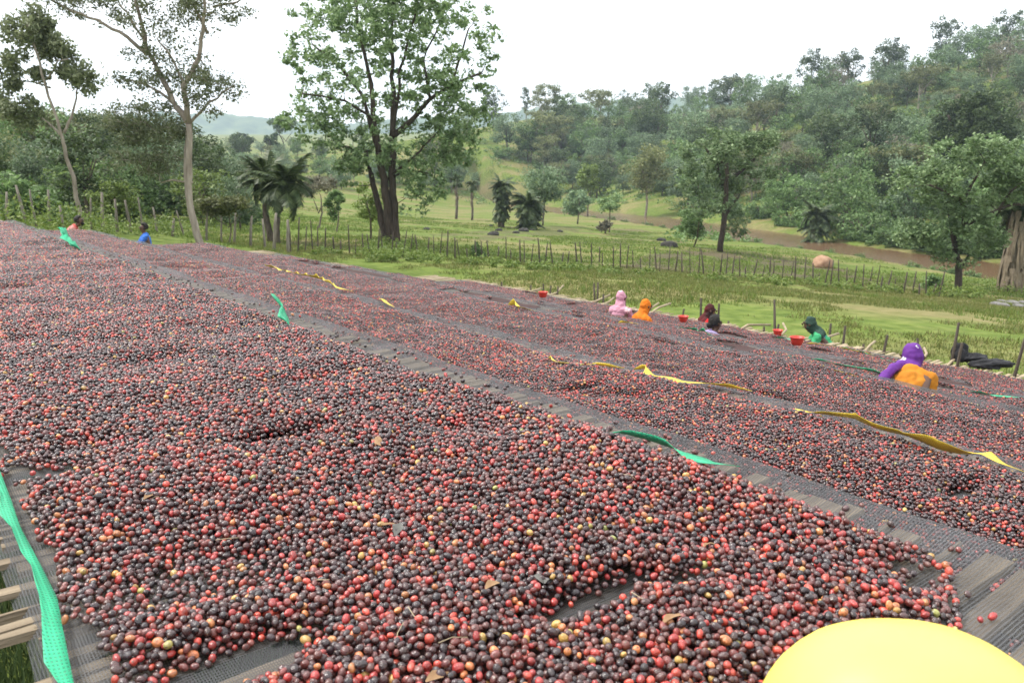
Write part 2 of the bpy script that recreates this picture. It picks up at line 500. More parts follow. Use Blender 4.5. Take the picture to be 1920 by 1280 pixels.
def hit(px, py, s0=12, s1=900):
    """where the view ray through a photo pixel meets the ground"""
    q = ray(px, py)
    ss = np.geomspace(s0, s1, 500)
    z = q.z * ss + CAMZ - gzf(q.x * ss, q.y * ss)
    i = np.argmax(z < 0)
    if z[i] >= 0: return None
    a, b = (ss[i - 1], ss[i]) if i else (ss[0], ss[0])
    s = (a + b) / 2
    return Vector((q.x * s, q.y * s, gz1(q.x * s, q.y * s))), s


idx = np.arange(na * nr).reshape(nr, na)
a0 = idx[:-1, :]; a1 = np.roll(idx, -1, 1)[:-1, :]; b0 = idx[1:, :]; b1 = np.roll(idx, -1, 1)[1:, :]
Fg = np.stack([a0.ravel(), a1.ravel(), b1.ravel(), b0.ravel()], 1)[:, ::-1]
gme = npmesh('ground', np.stack([GX.ravel(), GY.ravel(), GZm.ravel()], 1), Fg, M['ground'], True)
# tilled plots and river banks show soil
def poly_mask(x, y, pts):
    inside = np.zeros(x.shape, bool)
    n = len(pts)
    for i in range(n):
        x1, y1 = pts[i]; x2, y2 = pts[(i + 1) % n]
        c = ((y1 > y) != (y2 > y)) & (x < (x2 - x1) * (y - y1) / (y2 - y1 + 1e-12) + x1)
        inside ^= c
    return inside
def pxg(px, py):
    h = hit(px, py)
    return (h[0].x, h[0].y)
plot1 = [pxg(*p) for p in ((1150, 500), (1250, 470), (1400, 470), (1500, 492), (1740, 525), (1740, 545), (1450, 524))]
plot2 = [pxg(*p) for p in ((760, 442), (960, 425), (1200, 430), (1290, 455), (1150, 462), (900, 450))]
def soil_mask(x, y):
    n = fbm(x * .5, y * .5, 21, 4)
    s = .85 * poly_mask(x, y, plot1) * (n > .36) + .55 * poly_mask(x, y, plot2) * (n > .45)
    rd = river_dist(x, y)
    s = np.maximum(s, .8 * (1 - sstep(6, 7.5, rd)) * (n > .3))
    u, v = uv_of(x, y)
    s = np.maximum(s, .95 * ((v > -2) & (v < 12) & (u < 21) & (u > -3)) * sstep(.25, .45, n))  # soil around the beds; its dark tone also stands in for shade there
    return np.clip(s, 0, 1)
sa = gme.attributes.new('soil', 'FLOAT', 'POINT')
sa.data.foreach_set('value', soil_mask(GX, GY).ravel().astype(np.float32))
tag(link(bpy.data.objects.new('ground', gme)), 'grassy valley floor and hillside', kind='structure')

# river
m, nt, b = newmat('muddy_water')
b.inputs['Base Color'].default_value = (.13, .075, .043, 1)
b.inputs['Roughness'].default_value = .2
tc = N(nt, 'ShaderNodeTexCoord')
n = N(nt, 'ShaderNodeTexNoise'); n.inputs['Scale'].default_value = .9; n.inputs['Detail'].default_value = 6
nt.links.new(tc.outputs['Object'], n.inputs['Vector'])
bp = N(nt, 'ShaderNodeBump'); bp.inputs['Strength'].default_value = .2; bp.inputs['Distance'].default_value = .12
nt.links.new(n.outputs['Fac'], bp.inputs['Height']); nt.links.new(bp.outputs[0], b.inputs['Normal'])
M['water'] = m
rp = [Vector((x, y, 0)) for x, y in RIV]
Vv, Ff = [], []
for i, p in enumerate(rp):
    d = (rp[min(i + 1, len(rp) - 1)] - rp[max(i - 1, 0)]).normalized()
    nrm = Vector((-d.y, d.x, 0))
    for t in (-11, -4, 4, 11):
        q = p + nrm * t
        Vv.append((q.x, q.y, RIVZ + CAMZ))
for i in range(len(rp) - 1):
    for k in range(3):
        a = i * 4 + k
        Ff.append((a, a + 1, a + 5, a + 4))
tag(link(bpy.data.objects.new('river', npmesh('river', Vv, Ff, M['water'], True))), 'muddy brown river winding behind the fields', kind='structure')

# far ridges
M['ridge'] = noise_mat('ridge', [(.35, (.03, .055, .022)), (.5, (.06, .095, .035)), (.7, (.12, .15, .055))], .02, .95, coord='Object', detail=9)
def ridge(name, label, dist, prof, seed, depth=500):
    pxs = np.linspace(prof[0][0], prof[-1][0], 420)
    top = np.interp(pxs, [p[0] for p in prof], [p[1] for p in prof])
    V = []; rows = 9
    for r in range(rows):
        t = r / (rows - 1)
        for i, px in enumerate(pxs):
            q = ray(px, top[i])
            hz = q.z * dist
            s = dist - depth * (1 - t) * .8
            x, y = q.x * s, q.y * s
            bump = (fbm(x * .06, y * .06, seed, 4) - .5) * 16 * (.3 + t) + (vnoise(x * .12, y * .12, seed + 5) - .5) * 7 * t
            V.append((x, y, CAMZ + hz * t ** .8 + (1 - t) * -5 + bump))
    n = len(pxs)
    Ff = [(r * n + i, r * n + i + 1, (r + 1) * n + i + 1, (r + 1) * n + i) for r in range(rows - 1) for i in range(n - 1)]
    o = link(bpy.data.objects.new(name, npmesh(name, V, Ff, M['ridge'], True)))
    tag(o, label, kind='structure')
ridge('hills', 'hazy blue wooded ridge on the horizon', 2200, [(-900, 190), (0, 205), (150, 215), (300, 212), (430, 214), (500, 222), (600, 232), (900, 215), (1150, 190), (1300, 182), (1500, 190), (2000, 150)], 31)
ridge('hills', 'nearer dark ridge at the far left', 1300, [(-900, 170), (-200, 195), (0, 208), (90, 220), (180, 240), (300, 262), (420, 285)], 37, 300)

# ------------------------------------------------------------------ trees
def leaf_faces(cent, nrm, size, rnd, aspect=.55):
    """diamond leaves: centres, facing directions and lengths -> verts, faces"""
    n = len(cent)
    t = rnd.normal(size=(n, 3))
    t -= (t * nrm).sum(1, keepdims=True) * nrm
    t /= np.linalg.norm(t, axis=1, keepdims=True) + 1e-9
    b = np.cross(nrm, t)
    L = size[:, None] * .5
    V = np.stack([cent - t * L, cent + b * L * aspect - nrm * L * .15, cent + t * L, cent - b * L * aspect - nrm * L * .15], 1)
    return V.reshape(-1, 3), np.arange(n * 4).reshape(n, 4)

def rand_leaves(centers, radii, per, size, rnd, flat=.8, up=.5, shell=.45):
    C, S = [], []
    for c, r in zip(centers, radii):
        k = max(3, int(per * rnd.uniform(.6, 1.35)))
        d = rnd.normal(size=(k, 3)); d /= np.linalg.norm(d, axis=1, keepdims=True)
        rr = r * (shell + (1 - shell) * rnd.random(k)) ** 1.0 * rnd.uniform(.5, 1.08, k)
        p = d * rr[:, None]; p[:, 2] *= flat
        C.append(np.asarray(c) + p)
        S.append(size * rnd.uniform(.6, 1.35, k))
    C = np.concatenate(C); S = np.concatenate(S)
    nr_ = rnd.normal(size=C.shape) + np.array([0, 0, up * 2])
    nr_ /= np.linalg.norm(nr_, axis=1, keepdims=True)
    return leaf_faces(C, nr_, S, rnd)

def grow(limbs, centers, rnd, tip=.012, wig=.12, reach=None, rtwig=.05):
    """limb polylines plus a branch from the nearest limb point to every leaf cluster"""
    mb = MB()
    nodes, nrad = [], []
    for pts, r0, r1 in limbs:
        pts = [Vector(p) for p in pts]
        fine = []
        for a, b2 in zip(pts[:-1], pts[1:]):
            for k in range(4): fine.append(a.lerp(b2, k / 4))
        fine.append(pts[-1])
        for i in range(1, len(fine) - 1):
            fine[i] = fine[i] + Vector(rnd.normal(size=3)) * wig * (fine[i] - fine[i - 1]).length * .5
        rs = [r0 + (r1 - r0) * (i / (len(fine) - 1)) ** .8 for i in range(len(fine))]
        mb.tube(fine, rs, 8)
        for i, p in enumerate(fine):
            if i > len(fine) * .25 or r0 < .12:
                nodes.append(p); nrad.append(rs[i])
    cen = [Vector(c) for c in centers]
    NPn = np.array([tuple(p) for p in nodes])
    order = sorted(range(len(cen)), key=lambda i: np.min(((NPn - np.array(cen[i])) ** 2).sum(1)))
    for i in order:
        c = cen[i]
        A = np.array([tuple(p) for p in nodes])
        dd = ((A - np.array(c)) ** 2).sum(1) + np.maximum(0, A[:, 2] - c.z) ** 2 * 3
        j = int(np.argmin(dd))
        p = nodes[j]
        L = (c - p).length
        if L < .02: continue
        r0 = min(nrad[j] * .6, rtwig * (.4 + L * .25))
        mid = p.lerp(c, .5) + Vector((rnd.normal() * .08 * L, rnd.normal() * .08 * L, -.06 * L + rnd.normal() * .05 * L))
        q = [p, p.lerp(mid, .55) + Vector((0, 0, -.02 * L)), mid, mid.lerp(c, .5) + Vector((0, 0, .03 * L)), c]
        rs = [r0 * (1 - .2 * k) + tip * .2 * k for k in range(5)]
        mb.tube(q, rs, 5, cap=False)
        for k in (1, 2, 3, 4):
            nodes.append(q[k]); nrad.append(rs[k])
    return mb

def blobs_points(blobs, rnd):
    """(cx, cy, cz, rx, ry, rz, n): cluster centres spread through ellipsoids"""
    C = []
    for cx, cy, cz, rx, ry, rz, n in blobs:
        d = rnd.normal(size=(n, 3)); d /= np.linalg.norm(d, axis=1, keepdims=True)
        r = rnd.random(n) ** (1 / 2.4)
        C.append(np.array([cx, cy, cz]) + d * r[:, None] * np.array([rx, ry, rz]))
    return np.concatenate(C)

def make_tree(name, label, limbs, blobs, leaf, leafmat, barkmat, seed, cr=.8, per=60, flat=.8, up=.5, loc=(0, 0, 0), cat='tree', group=None, twig=.05, wig=.12):
    rnd = np.random.default_rng(seed)
    root = empty(name, loc)
    tag(root, label, cat, group)
    C = blobs_points(blobs, rnd)
    grow(limbs, C, rnd, rtwig=twig, wig=wig).build('trunk', barkmat, root)
    V, Fq = rand_leaves(C, cr * rnd.uniform(.6, 1.3, len(C)), per, leaf, rnd, flat, up)
    link(bpy.data.objects.new('crown', npmesh('crown', V, Fq, leafmat, False)), root)
    return root

def px_tree(name, label, base, s, limbs, blobs, **kw):
    """a tree described by its outline in the photo, given its own distance; depth of the crown follows its width"""
    k = s / F
    b = at(base[0], base[1], s)
    g = gz1(b.x, b.y)
    loc = (b.x, b.y, min(b.z, g + .05) - .1 if b.z > g else g - .1)
    dz = b.z - loc[2]
    rr = random.Random(kw.get('seed', 1))
    def L(p, dep=0.0): return ((p[0] - base[0]) * k, dep, (base[1] - p[1]) * k + dz)
    ll = []
    for pts, r0, r1 in limbs:
        dd = rr.uniform(-1, 1)
        q = []
        for i, p in enumerate(pts):
            dep = p[2] * k if len(p) > 2 else dd * k * 45 * (i / max(1, len(pts) - 1)) * (0 if pts[0] == base and len(pts) < 3 else 1)
            q.append(L(p, dep))
        if abs(pts[0][0] - base[0]) < 30 and abs(pts[0][1] - base[1]) < 14: q[0] = (q[0][0], q[0][1], -.2)
        ll.append((q, r0 * k, r1 * k))
    bb = [(*L((cx, cy), dep * k), rx * k, ry_ * k, rz * k, n) for cx, cy, dep, rx, ry_, rz, n in blobs]
    return make_tree(name, label, ll, bb, loc=loc, **kw)

# big spreading tree in the middle
px_tree('large_tree', 'large spreading tree with dark forked trunks in the middle of the field', (730, 452), 48,
        [([(732, 452), (730, 400), (724, 340), (716, 290)], 10, 6), ([(743, 452), (743, 400), (738, 330), (742, 262)], 8.5, 5.5),
         ([(720, 452), (713, 400), (694, 330), (685, 285)], 7.5, 4),
         ([(716, 290), (708, 230), (706, 170), (690, 100), (684, 30)], 6, 2), ([(742, 262), (745, 200), (744, 110), (752, 20)], 6, 2),
         ([(742, 262), (775, 235), (812, 195), (850, 172), (905, 150)], 6, 2), ([(850, 172), (870, 120), (885, 80)], 3, 1.2),
         ([(812, 195), (800, 130), (830, 70)], 3, 1.2), ([(716, 290), (690, 190), (650, 140), (600, 100)], 4.5, 1.6),
         ([(685, 285), (650, 280), (600, 268)], 3, 1.2), ([(742, 262), (760, 150), (790, 60), (800, 10)], 3.5, 1.2),
         ([(738, 330), (790, 290), (830, 250)], 3, 1.2), ([(706, 230), (660, 200), (590, 190)], 3, 1.2), ([(725, 340), (770, 320), (810, 330)], 2.5, 1)],
        [(740, 110, 0, 200, 180, 150, 330), (740, 20, 0, 170, 150, 70, 110), (620, 235, 0, 85, 80, 55, 60), (845, 235, 0, 85, 90, 75, 70), (740, 290, 0, 120, 90, 60, 70),
         (790, 350, -20, 65, 60, 55, 26), (855, 300, 0, 45, 50, 50, 18), (650, 320, 0, 40, 40, 40, 12)],
        leaf=.27, leafmat=M['leaf_big'], barkmat=M['bark_dark'], seed=11, cr=.58, per=40, flat=.75, up=.6, twig=.04)

# tall feathery tree on the left
px_tree('tall_tree', 'tall pale-barked tree with thin feathery foliage behind the bed ends', (382, 455), 29,
        [([(382, 455), (362, 400), (366, 330), (372, 240)], 7.6, 5.6), ([(360, 380), (355, 320), (362, 250)], 5, 3),
         ([(372, 240), (345, 200), (320, 140), (308, 120), (292, 50), (285, -30)], 6.5, 2.5), ([(308, 120), (278, 92), (230, 65), (185, 48), (130, 20)], 4, 1.2),
         ([(372, 240), (372, 175), (405, 130), (418, 85), (430, 40), (425, -20)], 6, 2), ([(418, 85), (400, 40), (385, 0)], 3, 1),
         ([(372, 175), (350, 120), (335, 95)], 3, 1.2), ([(430, 40), (470, 30), (490, 5)], 2.4, 1), ([(372, 240), (410, 200), (455, 170)], 3, 1.2),
         ([(345, 200), (300, 170), (255, 160)], 3, 1), ([(308, 120), (300, 90), (270, 40), (240, 0)], 3, 1), ([(370, 345), (330, 340), (305, 345)], 2.5, 1)],
        [(300, 20, 0, 160, 110, 60, 100), (430, 20, 0, 70, 80, 70, 44), (165, 20, 0, 60, 50, 35, 26), (410, 175, 0, 62, 70, 48, 44), (300, 165, 0, 65, 60, 55, 30),
         (285, 245, 10, 75, 70, 45, 80), (280, 300, 20, 65, 60, 40, 40), (345, 110, 0, 50, 60, 60, 20)],
        leaf=.11, leafmat=M['leaf_feather'], barkmat=M['bark_pale'], seed=12, cr=.55, per=62, flat=.6, up=.5, twig=.022)

# slender eucalyptus at the far left
px_tree('eucalyptus_tree', 'slender pale-trunked tree with clumped crown at the far left', (153, 415), 36,
        [([(153, 415), (150, 350), (140, 280), (138, 255), (122, 170), (112, 100), (105, 70)], 4.6, 1.4), ([(138, 255), (155, 215), (165, 170)], 3, 1.2),
         ([(136, 262), (110, 240), (75, 215)], 2.5, 1), ([(122, 175), (90, 165), (55, 160)], 2, .9), ([(120, 160), (150, 130), (175, 130)], 2, .9)],
        [(95, 85, 0, 55, 50, 40, 32), (45, 135, 0, 26, 30, 48, 14), (145, 110, 0, 28, 30, 22, 9), (175, 158, 0, 32, 30, 36, 16), (62, 215, 0, 48, 40, 26, 18), (100, 155, 0, 20, 20, 12, 4), (120, 60, 0, 25, 25, 20, 8)],
        leaf=.20, leafmat=M['leaf_feather'], barkmat=M['bark_pale'], seed=13, cr=.55, per=80, flat=.9, up=.1, twig=.022)

# tree by the river
px_tree('riverside_tree', 'broad light green tree with bare dark trunk standing at the plot edge by the river', (1350, 468), 74,
        [([(1350, 468), (1352, 400), (1350, 350), (1345, 310)], 6, 3.5), ([(1352, 415), (1368, 390), (1385, 370)], 4, 2), ([(1350, 350), (1330, 300), (1310, 275)], 4, 1.6),
         ([(1345, 310), (1370, 280), (1395, 262)], 4, 1.5), ([(1350, 350), (1395, 310), (1412, 285)], 4, 1.6)],
        [(1355, 285, 0, 82, 70, 38, 60), (1320, 330, 0, 52, 55, 42, 30), (1390, 335, 0, 52, 50, 38, 22), (1320, 380, 0, 45, 45, 28, 16), (1378, 415, 0, 22, 25, 28, 9), (1420, 262, 0, 35, 40, 24, 12)],
        leaf=.32, leafmat=M['leaf_big'], barkmat=M['bark_dark'], seed=14, cr=.95, per=75, flat=.7, up=.7)

# spreading tree at the right edge
px_tree('spreading_tree', 'spreading glossy green tree with crooked limbs at the right edge near the meadow', (1797, 548), 50,
        [([(1797, 548), (1799, 500), (1797, 470), (1793, 425)], 7, 5), ([(1793, 425), (1785, 390), (1765, 372), (1740, 365), (1700, 350)], 5, 1.6),
         ([(1793, 425), (1820, 412), (1850, 400), (1880, 388), (1925, 385)], 5, 2), ([(1785, 390), (1790, 350), (1800, 310)], 4, 1.5), ([(1797, 490), (1770, 465), (1720, 450)], 3, 1.2),
         ([(1850, 400), (1860, 360), (1880, 330)], 3, 1.2), ([(1797, 500), (1825, 470), (1845, 450)], 3, 1.2)],
        [(1800, 300, 0, 90, 80, 40, 62), (1725, 345, 0, 80, 70, 38, 46), (1880, 345, 0, 70, 70, 50, 46), (1710, 440, 0, 62, 55, 32, 28), (1820, 430, 0, 60, 55, 42, 30), (1775, 390, 0, 50, 50, 30, 16),
         (1940, 330, 0, 50, 60, 40, 20), (1785, 480, 0, 45, 40, 22, 10)],
        leaf=.24, leafmat=M['leaf_big'], barkmat=M['bark_dark'], seed=15, cr=.7, per=85, flat=.65, up=.8)

# great dark tree on the hillside
px_tree('dark_tree', 'large rounded dark olive tree on the hillside above the right-edge tree', (1812, 330), 135,
        [([(1812, 330), (1812, 290), (1810, 240)], 9, 4), ([(1811, 290), (1780, 250), (1765, 220)], 4, 2), ([(1811, 285), (1845, 250), (1860, 220)], 4, 2)],
        [(1812, 245, 0, 72, 68, 62, 120), (1770, 270, 0, 36, 36, 34, 24), (1850, 275, 0, 34, 34, 34, 24), (1812, 200, 0, 40, 40, 22, 22)],
        leaf=.6, leafmat=M['leaf_dark'], barkmat=M['bark_dark'], seed=16, cr=1.8, per=80, flat=.8)

# smaller individual trees of the valley floor
def small(name, label, base, top, wid, s, leafmat, seed, shape='round', bark=None, n=26, per=75, leaf=None, cr=None):
    H = base[1] - top; w = wid / 2; bx, by = base
    tr = [([(bx, by), (bx + w * .08, by - H * .3), (bx - w * .05, by - H * .62)], max(1.6, H * .022), H * .010),
          ([(bx + w * .04, by - H * .3), (bx + w * .4, by - H * .6)], H * .012, H * .005), ([(bx, by - H * .35), (bx - w * .45, by - H * .62)], H * .012, H * .005)]
    if shape == 'round': bl = [(bx, by - H * .64, 0, w, w, H * .34, n), (bx, by - H * .42, 0, w * .75, w * .7, H * .2, n // 3)]
    elif shape == 'flat': bl = [(bx, by - H * .84, 0, w, w, H * .12, n), (bx - w * .3, by - H * .7, 0, w * .5, w * .5, H * .08, n // 4)]
    elif shape == 'column': bl = [(bx, by - H * .58, 0, w, w, H * .40, n), (bx, by - H * .85, 0, w * .55, w * .5, H * .14, n // 3)]
    else: bl = [(bx, by - H * .45, 0, w, w, H * .45, n), (bx, by - H * .3, 0, w * 1.1, w, H * .25, n // 2)]
    k = s / F
    return px_tree(name, label, base, s, tr, bl, leaf=leaf or max(.16, s * .0034), leafmat=leafmat, barkmat=bark or M['bark'], seed=seed, cr=cr or max(.4, w * k * .42), per=per, twig=.03)

small('young_tree', 'bright green young tree just left of the large middle tree', (697, 445), 338, 62, 50, M['leaf_lime'], 21, n=24)
small('young_tree', 'slim dark green sapling between the palms and the young bright tree', (630, 432), 355, 34, 60, M['leaf_mid'], 22, 'column', n=20)
small('acacia_tree', 'flat-topped brownish acacia right of the twin palms', (597, 430), 330, 74, 66, M['leaf_brown'], 23, 'flat', n=22)
small('thorn_tree', 'low spreading thorn tree in front of the twin palms', (428, 452), 368, 92, 33, M['leaf_olive'], 24, 'flat', n=34, cr=.4)
small('young_tree', 'round bright green tree between the slender and tall left trees', (222, 432), 342, 80, 40, M['leaf_lime'], 25, n=36)
small('riverside_tree', 'domed light green tree behind the palm clumps', (1018, 400), 315, 84, 120, M['leaf_grey'], 26, n=44)
small('young_tree', 'small airy green tree on the near river bank', (1143, 410), 358, 46, 110, M['leaf_big'], 27, n=18, per=34)
small('riverside_bush', 'rounded grey-green bush on the bank beside the river bend', (1083, 402), 352, 50, 150, M['leaf_grey'], 28, 'bush', n=30)
small('riverside_tree', 'bright yellow-green tree behind the river bend bush', (1103, 372), 308, 48, 190, M['leaf_lime'], 29, n=24)
small('riverside_tree', 'pale-trunked olive green tree in front of the banana plants', (1210, 380), 272, 84, 190, M['leaf_olive'], 30, n=50, bark=M['bark_pale'])
small('young_tree', 'short leaning tree left of the bare-trunked riverside tree', (1300, 462), 385, 66, 78, M['leaf_mid'], 31, n=30)
small('bush', 'rounded leafy bush at the end of the post fence', (1748, 545), 510, 26, 46, M['leaf_mid'], 32, 'bush', n=18)
small('bush', 'single upright bush growing in the middle of the post fence', (893, 492), 458, 18, 45, M['leaf_mid'], 33, 'bush', n=16)
small('dead_bush', 'reddish brown dead bush on the near river bank', (1135, 433), 410, 24, 105, M['leaf_brown'], 34, 'bush', n=16)
small('dense_tree', 'dense dark green tree behind the slender left tree', (190, 380), 208, 110, 85, M['leaf_dark'], 35, n=70, per=60)
small('dense_tree', 'olive tree at the far left edge of the picture', (20, 400), 245, 130, 52, M['leaf_olive'], 36, n=70)
small('dense_tree', 'mid green tree right of the far left olive tree', (88, 405), 280, 100, 55, M['leaf_mid'], 37, n=54)
small('dense_tree', 'greyish tree behind the trunk of the tall feathery tree', (285, 425), 250, 130, 60, M['leaf_grey'], 38, n=70)
small('dense_tree', 'pale grey-green tree right behind the tall feathery tree', (405, 400), 255, 90, 85, M['leaf_grey'], 39, n=50)
small('dense_tree', 'leafy tree low between the slender tree and the bearded man', (120, 420), 330, 90, 44, M['leaf_mid'], 40, n=44)
small('dense_tree', 'thin yellow-green tree beside the dense dark tree', (165, 420), 330, 46, 48, M['leaf_olive'], 41, n=24)
small('dense_tree', 'tall grey-green tree outside the left woods edge', (-70, 410), 200, 150, 60, M['leaf_grey'], 42, n=70)
small('distant_tree', 'lone umbrella-shaped tree on the far rise left of the large tree', (535, 285), 222, 52, 330, M['leaf_grey'], 43, 'flat', n=26)
small('distant_tree', 'small dark tree below the hazy ridge', (455, 300), 252, 44, 300, M['leaf_dark'], 44, n=24)
small('distant_tree', 'pair-like dark crown tree left of the umbrella-shaped tree', (512, 292), 248, 30, 320, M['leaf_dark'], 45, n=20)

# palms
def frond_mesh(L, droop, wid, seed, mat, dry=False):
    r = random.Random(seed); mb = MB()
    pts = []
    for i in range(9):
        t = i / 8
        pts.append(Vector((L * (t - .18 * t * t * droop), 0, L * (.42 * t - .62 * droop * t * t))))
    mb.tube(pts, [.03 * (1 - .85 * i / 8) for i in range(9)], 4)
    for i in range(26):
        t = .14 + .85 * i / 25
        k = min(7, int(t * 8)); f = t * 8 - k
        p = pts[k].lerp(pts[k + 1], f); d = (pts[k + 1] - pts[k]).normalized()
        ll = wid * (1 - abs(t - .45) * 1.1) * r.uniform(.8, 1.15)
        for s in (-1, 1):
            e = p + d * ll * .55 + Vector((0, s * ll * .8, -ll * r.uniform(.15, .5)))
            j = len(mb.v)
            w = d * (.035 if not dry else .025)
            mb.v += [tuple(p - w), tuple(p + w), tuple(e)]
            mb.f.append((j, j + 1, j + 2))
    return mb.mesh('frond', mat, False)
FR = [frond_mesh(1, d, .34, i, M['palm']) for i, d in enumerate((.5, .9, 1.3))]
FRD = [frond_mesh(1, d, .22, 9 + i, M['dry_frond'], True) for i, d in enumerate((1.9, 2.2))]
def palm(label, base, top, s, flen, n, seed, trunk_r=.22, skirt=0, group='palms of the valley', shag=0):
    r = random.Random(seed)
    b = at(base[0], base[1], s); g = gz1(b.x, b.y)
    root = empty('palm_tree', (b.x, b.y, g - .1)); tag(root, label, 'palm', group)
    t = at(top[0], top[1], s) - root.location
    mb = MB()
    pts = [Vector((0, 0, 0)).lerp(t, k / 7) + Vector((.08 * math.sin(k + seed), .08 * math.cos(k * 1.3), 0)) for k in range(8)]
    mb.tube(pts, [trunk_r * (1.15 - .3 * k / 7) for k in range(8)], 9)
    mb.build('trunk', M['bark'], root)
    for i in range(n):
        o = bpy.data.objects.new('frond', R.choice(FR)); link(o, root)
        o.location = pts[-1] + Vector((0, 0, r.uniform(-.15, .1)))
        k = flen * r.uniform(.75, 1.12)
        o.scale = (k, k, k)
        o.rotation_euler = (r.uniform(-.3, .3), r.uniform(-.9, 1.0), i * 2.399 + r.uniform(-.2, .2))
    for i in range(shag):                                       # leaves hang all down the stem
        o = bpy.data.objects.new('frond', R.choice(FR)); link(o, root)
        o.location = Vector((0, 0, .3)).lerp(t, r.uniform(.25, 1)); k = flen * r.uniform(.55, .9); o.scale = (k, k, k)
        o.rotation_euler = (r.uniform(-.4, .4), r.uniform(.3, 1.15), i * 2.399)
    for i in range(skirt):
        o = bpy.data.objects.new('dry_frond', R.choice(FRD)); link(o, root)
        h = r.uniform(.55, 1)
        o.location = Vector((0, 0, 0)).lerp(t, h) + Vector((0, 0, .1))
        k = flen * r.uniform(.6, .95); o.scale = (k, k, k)
        o.rotation_euler = (r.uniform(-.2, .2), r.uniform(.5, .85), i * 2.399)
    return root
palm('left of the twin dark palms right of the tall feathery tree', (505, 462), (495, 332), 46, 1.9, 42, 1, .17)
palm('right of the twin dark palms right of the tall feathery tree', (516, 462), (533, 345), 45, 2.1, 44, 2, .17)
palm('upright shaggy palm clump in the field behind the plots', (940, 418), (941, 350), 105, 2.3, 40, 3, .4, 0, shag=110)
palm('low wide palm clump beside the upright shaggy palm', (993, 420), (993, 385), 104, 2.9, 60, 4, .4, 0, shag=80)
palm('thin dark palm with a bare stem left of the palm clumps', (856, 394), (856, 338), 130, 1.6, 20, 5, .2, 8)
palm('second thin dark palm with a bare stem beside the shaggy clump', (885, 398), (885, 345), 128, 1.5, 20, 6, .17, 8)
palm('drooping palm on the far river bank under the hillside woods', (1528, 448), (1530, 402), 118, 3.4, 40, 7, .4, 10, shag=60)
pw = palm('tall palm trunk wrapped in hanging dead fronds at the right edge', (1893, 540), (1900, 380), 54, 3.0, 30, 8, .42, 0)
r = random.Random(88); hang = []
for k in range(5):
    mb = MB(); w = .09 + .03 * k; L_ = 1.0
    for j in range(7):
        t = j / 6; ww = w * (1 - .75 * t) * r.uniform(.7, 1.2); o_ = .05 * math.sin(t * 5 + k)
        mb.v += [(.12 * math.sin(t * 2.2) + o_ * .4, -ww, -t * L_), (.16 * math.sin(t * 2.2) + .03, o_, -t * L_), (.12 * math.sin(t * 2.2), ww, -t * L_)]
    for j in range(6):
        for q in (0, 1): mb.f.append((j * 3 + q, j * 3 + q + 1, j * 3 + q + 4, j * 3 + q + 3))
    hang.append(mb.mesh('dry_frond', M['dry_frond'], False))
for k in range(150):
    o = link(bpy.data.objects.new('dry_frond', r.choice(hang)), pw); a = r.uniform(0, 6.283); h = r.uniform(1.2, 5.6); ll = min(h - .05, r.uniform(1.2, 3.2))
    rr = .42 + .25 * r.random(); o.location = (rr * math.cos(a) + .25 * h / 5.6, rr * math.sin(a), h); o.scale = (1, 1.2, ll); o.rotation_euler = (0, r.uniform(-.04, .1), a)

